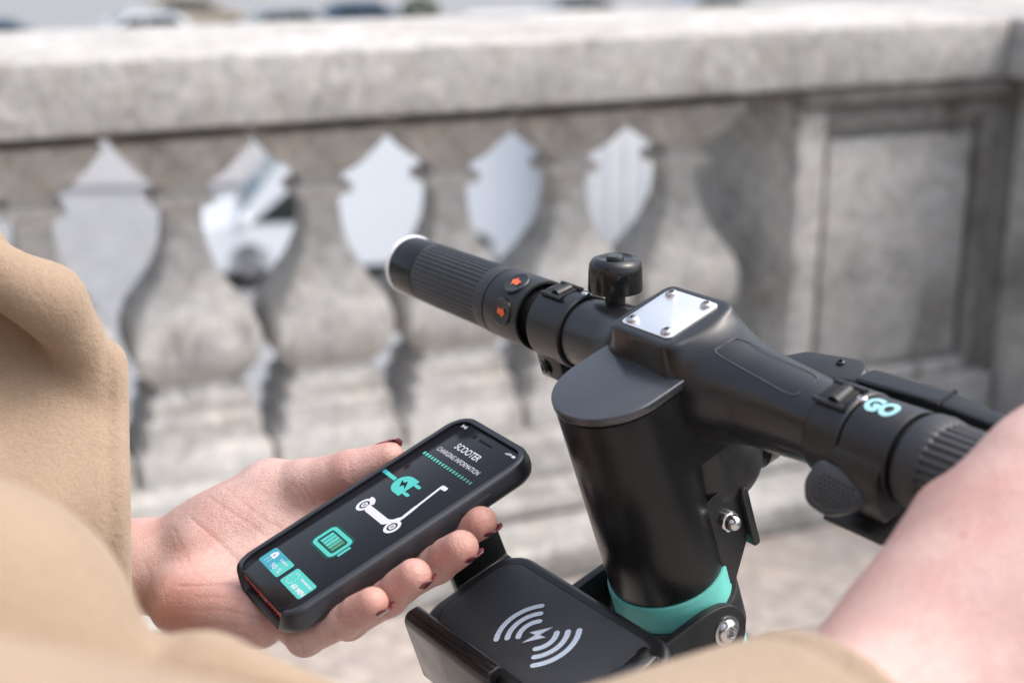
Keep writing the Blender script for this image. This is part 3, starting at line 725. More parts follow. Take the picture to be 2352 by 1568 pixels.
# headlight block on the front of the stem with its bracket and acorn nut
V_ = Vol((-.034, -.03, -.105), (.034, .05, -.012), .0011)
V_.rbox((0, -.004, -.046), (.024, .018, .026), .014, k=.008); V_.ell((0, .010, -.052), (.0225, .019, .022), k=.010); V_.cone((0, -.012, -.06), (0, -.012, -.085), .018, .008, .01)
hv, hf = V_.mesh(); hl = link('headlight_housing', np_mesh(hv, hf), M['blk_matt'], scooter, T)
link('lamp_bezel', lathe_mesh([(.0165, -.006), (.0205, -.004), (.0205, .0045), (.0188, .0062), (.017, .005)], 40), M['blk'], hl, T @ frame((0, .0290, -.053), (0, 1, -.05)))
link('lamp_lens', lathe_mesh([(.0172, 0), (.0172, .0045), (.013, .007), (.006, .0082), (.001, .0085)], 32), M['lens'], hl, T @ frame((0, .0295, -.053), (0, 1, -.05)))
brk = link('lamp_bracket', prism(rpoly([(-.026, -.056), (-.026, -.104), (-.019, -.1095), (-.0045, -.090), (-.0035, -.062), (-.012, -.054)], .0025), 0, .0195, .0232, .0008), M['blk_matt'], scooter, T)
link('bracket_flange', prism(rpoly([(-.0038, -.060), (-.0038, -.095), (.0005, -.095), (.0005, -.060)], .0016), 0, .004, .0262, .0008), M['blk_matt'], brk, T)
nutM = T @ frame((.0234, -.0145, -.0715), (1, 0, 0))
link('acorn_nut', lathe_mesh([(.0050, 0), (.0052, .0026), (.0042, .0030), (.0041, .0046), (.0034, .0066), (.0020, .0078), (.0004, .0082)], 36, lambda p, q, h: q * (1 + .07 * math.cos(6 * p)) if h < .0027 else q), M['steel'], brk, nutM)
# wireless phone holder
PW = -.0820; PC = (-.003, -.1165)
hold = link('phone_holder', prism(rrect(*PC, .0655, .0335, .017, 8), 2, PW - .016, PW, .0042, 4), M['blk_matt'], scooter, T)
link('rubber_mat', prism(rrect(PC[0], PC[1], .0575, .0262, .012, 8), 2, PW - .001, PW + .0006, .0004, 2), M['pad'], hold, T)
link('mat_groove', prism(rrect(PC[0], PC[1], .0582, .0269, .0127, 8), 2, PW - .0012, PW + .00018, 0), M['blk_deep'], hold, T)
def arc(r0, wdt, a0, a1, n=14):
    o = []
    c0, c1 = R_(a0), R_(a1)
    for i in range(n + 1):
        a = c0 + (c1 - c0) * i / n; o.append(((r0 + wdt / 2) * math.cos(a), (r0 + wdt / 2) * math.sin(a)))
    for i in range(1, 6):
        b = c1 + math.pi * i / 6; o.append((r0 * math.cos(c1) + wdt / 2 * math.cos(b), r0 * math.sin(c1) + wdt / 2 * math.sin(b)))
    for i in range(n + 1):
        a = c1 + (c0 - c1) * i / n; o.append(((r0 - wdt / 2) * math.cos(a), (r0 - wdt / 2) * math.sin(a)))
    for i in range(1, 6):
        b = c0 + math.pi + math.pi * i / 6; o.append((r0 * math.cos(c0) + wdt / 2 * math.cos(b), r0 * math.sin(c0) + wdt / 2 * math.sin(b)))
    return o
SY = T @ Matrix.Translation((-.0025, -.1185, PW + .0009))
for s in (0, 180):
    for q, rr in enumerate((.0095, .0150, .0205)):
        link('charging_arc', flat(arc(rr, .0029, s - 44, s + 44)), M['print'], hold, SY)
bolt = [(.0022, .0082), (-.0048, -.0014), (-.0008, -.0006), (-.0022, -.0082), (.0048, .0014), (.0008, .0006)]
link('charging_bolt', flat(bolt), M['print'], hold, SY)
# three holding claws
def claw(name, pts, a0, a1, bev=.0015): return link(name, prism(pts, 0, a0, a1, bev, 3), M['blk_gloss'], hold, T)
arm = rpoly([(-.1510, PW - .034), (-.1565, PW - .033), (-.1555, PW + .0035), (-.1525, PW + .0075), (-.1450, PW + .0070), (-.1440, PW + .0035), (-.1500, PW + .001)], .0022)
claw('holder_claw', arm, -.066, .006)
V2 = rpoly([(-.0640, PW - .012), (-.0790, PW - .010), (-.0800, PW + .0085), (-.0765, PW + .0125), (-.0800, PW + .0150), (-.0845, PW + .0115), (-.0850, PW - .016), (-.0640, PW - .0165)], .0016)
link('holder_claw', prism(V2, 1, -.117, -.083, .0012, 2), M['blk'], hold, T)
link('holder_claw', prism(rpoly([(.053, PW + .0005), (.0535, PW + .0095), (.057, PW + .0115), (.0655, PW + .0095), (.067, PW - .010), (.058, PW - .010)], .002), 1, -.132, -.098, .0015, 2), M['blk_gloss'], hold, T)
# bracket that carries the holder, round the stem
for s in (-1, 1):
    cb = link('holder_bracket', prism(rpoly([(-.118, PW - .040), (-.118, PW - .017), (-.085, PW - .0165), (-.048, PW - .0175), (-.034, PW - .022), (-.027, PW - .034), (-.030, PW - .046), (-.040, PW - .054), (-.080, PW - .050)], .006), 0, s * .0345 - .0026, s * .0345 + .0026, .001), M['blk_matt'], scooter, T)
    link('torx_bolt', screw_mesh(.0062, .6), M['steel'], cb, T @ frame((s * .0372, -.041, PW - .034), (s, 0, 0)))
    link('bolt_washer', lathe_mesh([(.0078, -.0002), (.0078, .0008), (.006, .001)], 32), M['steel'], cb, T @ frame((s * .0371, -.041, PW - .034), (s, 0, 0)))
link('stem_clamp', prism(circ(SRAD + .0040, 48), 2, PW - .052, PW - .028, .001), M['blk_matt'], scooter, T)
# lower part of the scooter (below the frame)
def low(p): return p     # RS frame: a, forward, up
gx = (SO - SW * ((SO.z - .20) / SW.z)); lowp = RS.inverted() @ gx
link('folding_joint', box((-.034, lowp.y - .05, .14), (.034, lowp.y + .035, .33), .014, 3), M['blk_matt'], scooter, RS)
fy = lowp.y + .03
def swheel(y):
    W_ = RS @ Matrix.Translation((0, y, .112)) @ Matrix.Rotation(R_(90), 4, 'Y')
    w = link('wheel', lathe_mesh([(.070, -.024), (.098, -.024), (.112, -.012), (.112, .012), (.098, .024), (.070, .024)], 40), M['tyre'], scooter, W_)
    link('rim', lathe_mesh([(.02, -.02), (.072, -.02), (.072, .02), (.02, .02)], 32), M['blk_matt'], w, W_)
swheel(fy + .02); swheel(fy - .92)
link('front_mudguard', mesh(*tube([(0, fy + .02 + .128 * math.cos(R_(a)), .112 + .128 * math.sin(R_(a))) for a in range(20, 165, 8)], .034, 10, True, .12)), M['blk_matt'], scooter, RS)
for s in (-1, 1): link('fork_leg', box((s * .032 - .005, fy - .0, .10), (s * .032 + .005, fy + .04, .24), .003), M['blk_matt'], scooter, RS)
link('deck', box((-.08, fy - .80, .115), (.08, fy - .09, .165), .02, 3), M['teal'], scooter, RS)
link('deck_mat', box((-.07, fy - .76, .164), (.07, fy - .16, .169), .002), M['rubber'], scooter, RS)
link('rear_mudguard', mesh(*tube([(0, fy - .92 + .128 * math.cos(R_(a)), .112 + .128 * math.sin(R_(a))) for a in range(25, 160, 8)], .034, 10, True, .12)), M['blk_matt'], scooter, RS)
link('deck_neck', box((-.03, fy - .12, .13), (.03, fy - .01, .175), .01), M['blk_matt'], scooter, RS)

# ================================================================== PHONE
PX = Vector((.49216271, -.8697805, .03546474)).normalized(); PY = Vector((.79796759, .46705952, .38092406)); PY = (PY - PX * PY.dot(PX)).normalized(); PN = PX.cross(PY)
PCEN = Vector((-.06405829, .63642396, 1.07240396))
PM = Matrix((PX, PY, PN)).transposed().to_4x4(); PM.translation = PCEN
GLW, GLL = .0337, .0692     # half glass
M['case'] = plastic('navy_black_silicone_case', (.012, .014, .019), .36, .12, 2500, .12, .7)
M['red'] = plain('red_aluminium', (.55, .03, .035), .4, .35, var=.08, vscale=300)
M['glass_scr'] = plain('screen_glass', (.012, .0125, .0155), .10, 0, .16)
M['ui_white'] = plain('screen_white', (.42, .42, .46), .4, spec=.1, emit=.55)
M['ui_teal'] = plain('screen_teal', (.06, .34, .31), .4, spec=.1, emit=.45)
M['ui_blue'] = plain('screen_blue_teal', (.035, .22, .29), .4, spec=.1, emit=.45)
M['ui_green'] = plain('screen_green', (.06, .26, .18), .4, spec=.1, emit=.12)
M['ui_glow'] = plain('screen_glow_green', (.012, .06, .045), .4, spec=.1, emit=.06)
M['ui_dark'] = plain('screen_dark', (.006, .006, .009), .4, spec=.1)
phone = root('phone', PM @ Matrix.Translation((0, 0, -.0095)))
tag(phone, 'smartphone in a dark case showing scooter charging information, held in the left hand', 'phone')
# case: hollow shell swept round the body, with the lower edge open over the red frame
def case_shell():
    prof = [(-.0006, .0003), (-.0006, .0012), (.0004, .0017), (.0021, .0014), (.0031, -.0002), (.0036, -.0035), (.0034, -.0068), (.0024, -.0094), (.0008, -.0108), (-.004, -.0112)]
    path = rrect(0, 0, GLW, GLL, .0105, 12); n = len(path); vs, fs = [], []
    c = np.array(path); nx = np.roll(c, -1, 0) - np.roll(c, 1, 0); nrm = np.stack([nx[:, 1], -nx[:, 0]], 1); nrm /= np.linalg.norm(nrm, axis=1)[:, None]
    for i in range(n):
        openb = abs(c[i, 0]) < GLW - .0075 and c[i, 1] < -GLL + .002
        t = np.clip((abs(c[i, 0]) - (GLW - .0105)) / .006, 0, 1) if c[i, 1] < -GLL + .006 else 1
        for (o, z) in prof:
            if t < 1: z = -.0090 + (z + .0090) * t if z > -.0090 else z
            vs.append((c[i, 0] + nrm[i, 0] * o, c[i, 1] + nrm[i, 1] * o, z))
    m = len(prof)
    # the straight sides need intermediate points so the open edge can start and stop
    for i in range(n):
        k = (i + 1) % n
        for j in range(m - 1): fs.append((i * m + j, k * m + j, k * m + j + 1, i * m + j + 1))
    fs.append(tuple(i * m + m - 1 for i in range(n)))
    bm = bmesh.new(); bm.from_mesh(mesh(vs, fs, False)); return bm_mesh(bm, ang=50)
case = link('case', case_shell(), M['case'], phone, PM)
link('frame', prism(rrect(0, 0, GLW - .0005, GLL - .0003, .0100, 10), 2, -.0086, -.0006, .0012, 3), M['red'], phone, PM)
scr = link('screen', prism(rrect(0, 0, GLW - .0003, GLL - .0003, .0101, 12), 2, -.0010, .0, .0003, 2), M['glass_scr'], phone, PM)
link('volume_button', box((GLW + .0030, .026, -.0058), (GLW + .0042, .043, -.0028), .0005), M['case'], case, PM)
for q in range(12):
    x = -.021 + q * .0036 if q < 6 else .003 + (q - 6) * .0036
    link('speaker_hole', lathe_mesh([(.0006, 0), (.0006, .0004)], 10), M['ui_dark'], phone, PM @ frame((x + (.003 if q > 5 else 0), -GLL + .0001, -.0045), (0, -1, 0)))
link('charging_port', prism(rrect(0, -.0045, .0042, .0011, .001), 1, -GLL - .0001, -GLL + .001, 0), M['steel'], phone, PM)
mm = .001
def ui(name, me, mat, z=.00016): return link(name, me, mat, scr, PM @ Matrix.Translation((0, 0, z)))
def ui_poly(name, pts, mat, z=.00016): return ui(name, flat([(x * mm, y * mm) for x, y in pts]), mat, z)
def ui_text(name, txt, cx_, cy_, w, hgt, mat=None, bold=.02, z=.00016, shear=0):
    me = text_mesh(txt, size_w=w * mm, size_h=hgt * mm, bold=bold, shear=shear)
    for v in me.vertices: v.co.x += cx_ * mm; v.co.y += cy_ * mm
    return ui(name, me, mat or M['ui_white'], z)
def capsule2(a, b, r, n=6):
    a, b = np.array(a, float), np.array(b, float); d = (b - a) / np.linalg.norm(b - a); th_ = math.atan2(d[1], d[0]); o = []
    for i in range(n + 1): t = th_ - math.pi / 2 + math.pi * i / n; o.append((b[0] + r * math.cos(t), b[1] + r * math.sin(t)))
    for i in range(n + 1): t = th_ + math.pi / 2 + math.pi * i / n; o.append((a[0] + r * math.cos(t), a[1] + r * math.sin(t)))
    return o
def bar2(a, b, r):
    a, b = np.array(a, float), np.array(b, float); d = (b - a) / np.linalg.norm(b - a); q = np.array([-d[1], d[0]]) * r
    return [tuple(a - q), tuple(b - q), tuple(b + q), tuple(a + q)]
def circle2(c, r, n=28): return [(c[0] + r * math.cos(2 * math.pi * i / n), c[1] + r * math.sin(2 * math.pi * i / n)) for i in range(n)]
def ring_mesh(outer, inner):
    n = len(outer); vs = [(x * mm, y * mm, 0) for x, y in outer] + [(x * mm, y * mm, 0) for x, y in inner]
    return mesh(vs, [(i, (i + 1) % n, (i + 1) % n + n, i + n) for i in range(n)], False)
ui_text('clock_text', '9:45', -25.5, 65.2, 5.0, 2.0)
for q in range(4): ui_poly('signal_bar', [(19.3 + q * .8, 63.9), (19.85 + q * .8, 63.9), (19.85 + q * .8, 64.5 + q * .4), (19.3 + q * .8, 64.5 + q * .4)], M['ui_white'])
ui_poly('wifi_icon', [(23.6, 64.0), (24.7, 65.5), (22.5, 65.5)], M['ui_white'])
ui_poly('battery_icon_small', rrect(26.6, 64.8, 1.5, .75, .3, 3), M['ui_white'])
ui_poly('earpiece_slot', rrect(.6, 63.2, 6.4, .65, .6, 4), M['ui_dark'])
ui_poly('front_camera', circle2((-11.0, 63.2), 1.2), M['ui_dark'])
ui_text('title_text', 'SCOOTER', -1.3, 53.6, 24.5, 4.3, bold=.012)
ui_text('subtitle_text', 'CHARGING INFORMATION', 0, 46.6, 43.5, 2.9, bold=.0)
for q in range(18):
    x = -25.3 + q * 2.94
    if q % 3 == 0:
        m_ = plain('dash_teal_%d' % q, tuple(a + (b - a) * q / 17 for a, b in zip((.10, .52, .44), (.07, .20, .16))), .4, spec=.1, emit=.2 - .006 * q); M['dash'] = m_
    ui_poly('progress_dash', [(x - .75, 39.0), (x + .75, 39.0), (x + .75, 40.9), (x - .75, 40.9)], M['dash'])
# plug icon
ui_poly('plug_cable', [(-32.9, 17.5), (-18.6, 17.4), (-18.6, 19.6), (-32.9, 19.8)], M['ui_teal'])
ui_poly('plug_cable_tip', [(-33.1, 17.45), (-29.2, 17.5), (-29.2, 19.75), (-33.1, 19.85)], M['ui_blue'], .0002)
ui_poly('plug_body', [(-3.2, 12.2), (-3.2, 25.0)] + [(-9.5 - 8.2 * math.sin(R_(a)), 18.6 + 6.4 * math.cos(R_(a))) for a in range(0, 181, 12)], M['ui_teal'])
ui_poly('plug_prong', capsule2((-2.4, 22.2), (1.8, 22.2), .95), M['ui_teal'])
ui_poly('plug_prong', capsule2((-2.4, 15.3), (1.8, 15.3), .95), M['ui_teal'])
ui_poly('plug_bolt', [(-14.2, 20.4), (-10.3, 16.4), (-9.4, 18.6), (-5.4, 17.0), (-9.8, 21.6), (-10.8, 19.6)], M['ui_dark'], .00024)
# scooter icon
def wheel_icon(c, hook):
    ui('icon_wheel', ring_mesh(circle2(c, 4.7, 36), circle2(c, 2.9, 36)), M['ui_white'])
    ui('icon_wheel_ring', ring_mesh(circle2(c, 1.9, 24), circle2(c, .95, 24)), M['ui_white'])
wheel_icon((-14.3, -2.4), 1); wheel_icon((18.2, -2.4), 0)
ui_poly('icon_hub', circle2((-14.3, -2.4), .5, 12), M['ui_white']); ui_poly('icon_hub', circle2((18.2, -2.4), .5, 12), M['ui_white'])
ui_poly('icon_mudguard', [(-14.6 + 5.9 * math.cos(R_(a)), -1.6 + 5.2 * math.sin(R_(a))) for a in range(25, 120, 10)] + [(-14.4 + 4.4 * math.cos(R_(a)), -2.4 + 4.4 * math.sin(R_(a))) for a in range(115, 15, -10)], M['ui_white'], .00018)
ui_poly('icon_deck', rpoly([(-12.0, -.6), (10.5, -.6), (13.6, 1.0), (13.6, -2.6), (11.2, -4.9), (-9.0, -4.9), (-11.8, -2.8)], .8), M['ui_white'], .00018)
ui_poly('icon_fork', [(11.8, -1.2), (15.8, 5.2), (17.4, 4.9), (17.8, 1.9), (14.8, -.6)], M['ui_white'], .0002)
ui_poly('icon_stem', bar2((16.6, 4.0), (15.0, 13.4), 1.15), M['ui_white'], .00019)
ui_poly('icon_stem_upper', bar2((15.1, 13.0), (12.8, 29.0), .85), M['ui_white'], .0002)
ui_poly('icon_handle', rpoly([(11.9, 28.4), (12.2, 30.9), (17.6, 31.0), (18.2, 28.6), (14.0, 28.2)], .9), M['ui_white'], .00022)
# battery icon with its green halo
ui('battery_halo', ring_mesh(rrect(-1.1, -27.4, 13.2, 8.4, 4.4, 8), rrect(-1.1, -27.4, 8.0, 3.5, .8, 8)), M['ui_glow'], .00012)
ui('battery_icon', ring_mesh(rrect(-1.1, -27.4, 11.9, 7.0, 3.2, 8), rrect(-1.1, -27.4, 9.5, 4.9, 1.6, 8)), M['ui_teal'])
ui_poly('battery_terminal', [(11.9, -31.0), (13.8, -31.0), (13.8, -23.6), (11.9, -23.6)], M['ui_teal'])
for q in range(5):
    x = -8.6 + q * 3.1
    m_ = M['ui_teal'] if q < 2 else plain('battery_cell_%d' % q, tuple(a + (b - a) * (q - 1) / 3 for a, b in zip((.10, .50, .44), (.06, .20, .13))), .4, spec=.1, emit=.18)
    ui_poly('battery_cell', [(x, -31.0), (x + 2.6, -31.0), (x + 2.6, -23.6), (x, -23.6)], m_)
# two tiles
ui_poly('charge_tile', rrect(-14.2, -53.6, 12.6, 5.2, 1.5, 5), M['ui_teal']); ui_poly('charge_tile_shade', rpoly([(-26.7, -58.7), (-10.5, -58.7), (-13.5, -53.5), (-8.5, -48.5), (-26.7, -48.5)], [1.5, 0, 0, 0, 1.5]), M['ui_blue'], .00018)
ui_poly('time_tile', rrect(14.0, -53.4, 12.2, 5.2, 1.5, 5), M['ui_teal'])
ui_text('charge_value', '90 %', -9.6, -55.8, 11.5, 3.0, bold=.0, z=.00024); ui_text('charge_caption', 'CHARGING', -9.6, -51.2, 9.0, 1.2, bold=.03, z=.00024)
ui_text('time_value', '60 MIN', 19.0, -55.6, 13.8, 3.0, bold=.03, z=.00024); ui_text('time_caption', 'TIME REMAINING', 18.6, -51.0, 13.0, 1.2, bold=.03, z=.00024)
ui_poly('bulb_icon', [(-23.6, -53.6), (-18.2, -53.6)] + [(-20.9 + 2.7 * math.cos(R_(a)), -52.2 + 2.9 * math.sin(R_(a))) for a in range(0, 181, 15)], M['ui_white'], .00022)
ui_poly('bulb_bolt', [(-20.4, -50.6), (-21.9, -52.4), (-20.9, -52.3), (-21.3, -53.3), (-19.8, -51.8), (-20.7, -51.8)], M['ui_blue'], .00028)
for x in (-22.4, -19.4): ui_poly('bulb_leg', [(x - .2, -57.4), (x + .2, -57.4), (x + .2, -54.1), (x - .2, -54.1)], M['ui_white'], .00022)
for q in range(12):
    a = 2 * math.pi * q / 12; ui_poly('dial_dot', circle2((7.2 + 3.3 * math.cos(a), -53.4 + 3.3 * math.sin(a)), .38, 8), M['ui_white'], .00022)

# ================================================================== PERSON
def skin_mat():
    m, n, b = nodes_of('skin')
    at_ = n.nodes.new('ShaderNodeAttribute'); at_.attribute_name = 'red'
    ac = n.nodes.new('ShaderNodeAttribute'); ac.attribute_name = 'crease'
    f1 = noise(n, 55, 5, .6); f2 = noise(n, 420, 4, .6)
    base = ramp(n, f1, [(.28, (.52, .315, .275)), (.52, (.60, .405, .36)), (.78, (.64, .455, .415))])
    base = mix(n, .25, base, ramp(n, f2, [(.35, (.50, .29, .25)), (.65, (.68, .49, .45))]))
    f3 = noise(n, 32, 3, .5); base = mix(n, ramp(n, f3, [(.45, (0, 0, 0)), (.68, (.42, .42, .42))]), base, (.56, .27, .23))
    c = mix(n, at_.outputs['Fac'], base, (.50, .185, .125))
    c = mix(n, ac.outputs['Fac'], c, (.42, .17, .13))
    n.links.new(c, b.inputs['Base Color'])
    b.inputs['Subsurface Weight'].default_value = .18; b.inputs['Subsurface Radius'].default_value = (1, .35, .18); b.inputs['Subsurface Scale'].default_value = .006
    b.inputs['Roughness'].default_value = .42; b.inputs['Specular IOR Level'].default_value = .5
    tc = n.nodes.new('ShaderNodeTexCoord')
    mp = n.nodes.new('ShaderNodeMapping'); mp.inputs['Scale'].default_value = (1, .35, .6); mp.inputs['Rotation'].default_value = (.3, .5, .9); n.links.new(tc.outputs['Object'], mp.inputs[0])
    w = noise(n, 260, 6, .7, mp.outputs[0], 1.5)
    vo = n.nodes.new('ShaderNodeTexVoronoi'); vo.feature = 'DISTANCE_TO_EDGE'; vo.inputs['Scale'].default_value = 620; n.links.new(tc.outputs['Object'], vo.inputs['Vector'])
    p1 = add_bump(n, b, w, .55, .0014); add_bump(n, b, vo.outputs['Distance'], .35, .0008, p1)
    return m
M['skin'] = skin_mat()
M['nail'] = plain('dark_red_nail_polish', (.13, .008, .018), .12, 0, .6, coat=.6)
M['nail_free'] = plain('nail_edge', (.62, .50, .47), .3)
M['nail_pink'] = plain('thumb_nail_polish', (.30, .06, .10), .15, 0, .6, coat=.5)
def wool(name, col):
    m, n, b = nodes_of(name)
    f = noise(n, 38, 6, .65); f2 = noise(n, 900, 4, .75); f3 = noise(n, 240, 4, .7)
    c = ramp(n, f, [(.3, tuple(x * .86 for x in col)), (.7, tuple(x * 1.1 for x in col))])
    c = mix(n, .4, c, ramp(n, f2, [(.3, tuple(x * .55 for x in col)), (.7, tuple(min(1, x * 1.4) for x in col))]))
    n.links.new(c, b.inputs['Base Color']); b.inputs['Roughness'].default_value = .95; b.inputs['Specular IOR Level'].default_value = .15
    b.inputs['Sheen Weight'].default_value = .35; b.inputs['Sheen Roughness'].default_value = .5; b.inputs['Sheen Tint'].default_value = (.9, .8, .68, 1)
    p1 = add_bump(n, b, f3, .6, .0016); add_bump(n, b, f2, .8, .0007, p1); return m
M['wool'] = wool('camel_wool', (.355, .262, .185))
M['trouser'] = plain('dark_trousers', (.02, .022, .03), .9, var=.2, vscale=60)
M['shoe'] = plain('black_leather', (.015, .013, .012), .35)
M['hair'] = plain('brown_hair', (.045, .025, .015), .45, var=.4, vscale=120)
M['lip'] = plain('lip', (.35, .10, .09), .4); M['eye'] = plain('eye_white', (.8, .78, .75), .2); M['iris'] = plain('iris', (.05, .03, .02), .2)

def php(x, y, below=0.0):
    """point seen at photo pixel (x,y), the given depth below the phone's glass"""
    r = ray(x, y); N = np.array(PN); c = np.array(PCEN) - N * below
    return C0 + r * (((c - C0) @ N) / (r @ N))
PERS = Vector((-.34, .22, 0))
PR = Matrix((SH, SF, Vector((0, 0, 1)))).transposed().to_4x4(); PR.translation = PERS      # faces the scooter's forward direction
person = root('person', PR)
tag(person, 'person in a camel wool coat holding the phone and the right grip', 'person')
def w_(a, b, c): return np.array(PR @ Vector((a, b, c)))       # right, forward, up in the person's frame

# ---- left hand (palm up under the phone)
fingers = {
 'index': [((800, 1180), .030, .0098), ((985, 1262), .026, .0092), ((1062, 1222), .018, .0084), ((1107, 1200), .0110, .0074)],
 'middle': [((735, 1245), .032, .0105), ((915, 1345), .027, .0096), ((1005, 1295), .0175, .0090), ((1061, 1258), .0070, .0079)],
 'ring': [((665, 1320), .033, .0102), ((800, 1425), .026, .0093), ((893, 1372), .0165, .0086), ((953, 1322), .0060, .0077)],
 'pinky': [((610, 1385), .032, .0098), ((700, 1463), .024, .0090), ((792, 1425), .0155, .0080), ((858, 1384), .0065, .0069)]}
thumb = [((465, 1262), .014, .0175), ((625, 1128), .0085, .0155), ((700, 1108), .0060, .0122), ((805, 1080), .0040, .0104), ((893, 1050), .0030, .0084)]
wrist = [((120, 1290), .020), ((320, 1298), .018), ((400, 1300), .020)]
V_ = Vol(np.array(at(560, 1280, .70)) - np.array((.30, .12, .10)), np.array(at(560, 1280, .70)) + np.array((.15, .12, .11)), .00115)
fp = {k_: [(php(*p, b), r * .95) for p, b, r in ch] for k_, ch in fingers.items()}
tp = [(php(*p, b), r) for p, b, r in thumb]
wr_ = [php(*p, b) for p, b in wrist]
arm_ax = wr_[1] - wr_[0]; arm_ax /= np.linalg.norm(arm_ax)
flatax = np.array(PN)
def flat_cone(p0, p1, r0, r1, sq, k): V_.cone(p0, p1, r0, r1, k, sq=(flatax, sq))
fore = wr_[0] - arm_ax * .10
flat_cone(fore, wr_[0], .036, .0315, .82, .01)
flat_cone(wr_[0], wr_[1], .0315, .0270, .76, .012)
flat_cone(wr_[1], php(470, 1318, .026), .0268, .0285, .72, .014)
# metacarpals and the two pads of the palm
heel = {'index': (440, 1255), 'middle': (430, 1290), 'ring': (425, 1335), 'pinky': (420, 1375)}
for k_, ch in fp.items():
    V_.cone(php(*heel[k_], .026), ch[0][0], .0150, ch[0][1] * 1.22, .014)
V_.ell(php(560, 1195, .014), (.030, .0195, .0175), np.stack([np.array(PY) * .86 + np.array(PX) * -.1, np.cross(flatax, np.array(PY)), flatax]) if False else None, .016)
V_.cone(php(455, 1235, .016), php(610, 1150, .011), .0190, .0172, .012)
V_.cone(php(425, 1385, .020), php(590, 1420, .024), .0172, .0150, .014)
V_.cone(php(560, 1300, .034), php(650, 1370, .036), .0150, .0140, .014)
V_.chain(tp[:3], .008); V_.chain(tp[2:], .004)
V_.cone(tp[1][0], fp['index'][0][0], .0095, .0090, .012)      # web of the thumb
for k_, ch in fp.items():
    W2 = Vol(V_.lo, V_.lo + V_.h * (V_.n - 1), V_.h); 
    W2.n = V_.n; W2.v = np.full(V_.n, .05, np.float32)
    for q in range(3): W2.cone(ch[q][0], ch[q + 1][0], ch[q][1], ch[q + 1][1], .0035)
    # fuller finger pad on the side that rests on the phone
    d_ = ch[3][0] - ch[2][0]; W2.cone(ch[2][0] + d_ * .45 + flatax * .0012, ch[3][0] - d_ * .05 + flatax * .0008, ch[2][1] * .95, ch[3][1] * 1.0, .003)
    a = V_.v; d2 = W2.v; near = .0016     # neighbouring fingers stay apart
    mcp = ch[0][0]; 
    hh = np.maximum(near - np.abs(a - d2), 0) / near; V_.v = np.minimum(a, d2) - hh * hh * near * .25
Vh, Fh = V_.mesh(); Vh = smooth_verts(Vh, Fh, 1, .5)
def project(V):
    v = V - C0; d = v @ CF; return np.stack([1176 + FD * (v @ CR) / d, 784 - FD * (v @ CU) / d], 1)
def seg_dist(P2, poly):
    best = np.full(len(P2), 1e9)
    for a, b in zip(poly[:-1], poly[1:]):
        a, b = np.array(a, float), np.array(b, float); d = b - a; t = np.clip(((P2 - a) @ d) / (d @ d), 0, 1); best = np.minimum(best, np.linalg.norm(P2 - a - t[:, None] * d, axis=1))
    return best
def normals(V, F_):
    n = np.cross(V[F_[:, 1]] - V[F_[:, 0]], V[F_[:, 2]] - V[F_[:, 0]]); N = np.zeros_like(V)
    for i in range(4): np.add.at(N, F_[:, i], n)
    return N / np.maximum(np.linalg.norm(N, axis=1), 1e-12)[:, None]
Nh = normals(Vh, Fh); P2 = project(Vh)
# palm lines, carved as real grooves: (polyline on the palm, depth mm, width px)
creases = [([(400, 1215), (425, 1275), (450, 1318), (480, 1340)], .28, 3.5), ([(410, 1345), (480, 1342), (545, 1337), (600, 1325)], .75, 3.5), ([(480, 1140), (560, 1195), (625, 1240)], .30, 4),
           ([(440, 1190), (510, 1250), (560, 1300), (600, 1325)], .45, 4), ([(330, 1290), (345, 1320), (338, 1370), (325, 1430)], .25, 4), ([(690, 1112), (712, 1140), (722, 1160)], .5, 4), ([(800, 1050), (806, 1078), (812, 1105)], .35, 4),
           ([(690, 1470), (700, 1500)], .7, 4), ([(765, 1450), (768, 1490)], .6, 4), ([(420, 1400), (520, 1400), (600, 1420)], .3, 4), ([(450, 1370), (530, 1372), (610, 1385)], .3, 4), ([(560, 1345), (575, 1400), (580, 1440)], .3, 4),
           ([(670, 1110), (690, 1130), (700, 1150)], .4, 4), ([(430, 1440), (500, 1432), (570, 1440)], .3, 4), ([(395, 1245), (415, 1300), (440, 1335)], .18, 3), ([(520, 1120), (590, 1180), (650, 1215)], .25, 3.5)]
cre = np.zeros(len(Vh)); facing = np.einsum('ij,ij->i', Nh, C0 - Vh) > 0
for poly, dep, wd_ in creases:
    g = np.exp(-(seg_dist(P2, poly) / wd_) ** 2) * facing; Vh = Vh - Nh * (g * dep * .0007)[:, None]; cre = np.maximum(cre, g * min(.45, dep * .6))
red = np.zeros(len(Vh))
for ch in fp.values():
    dt = np.linalg.norm(Vh - ch[3][0], axis=1); red = np.maximum(red, .55 * np.exp(-(dt / .018) ** 2))
    dk = np.linalg.norm(Vh - ch[2][0], axis=1); red = np.maximum(red, .30 * np.exp(-(dk / .013) ** 2))
red = np.maximum(red, .5 * np.exp(-(np.linalg.norm(Vh - tp[3][0], axis=1) / .012) ** 2)); red = np.maximum(red, .45 * np.exp(-(np.linalg.norm(Vh - tp[4][0], axis=1) / .014) ** 2))
red = np.maximum(red, .5 * np.exp(-(np.linalg.norm(Vh - php(390, 1420, .012), axis=1) / .028) ** 2)); red = np.maximum(red, .3 * np.exp(-(np.linalg.norm(Vh - php(540, 1410, .012), axis=1) / .026) ** 2))

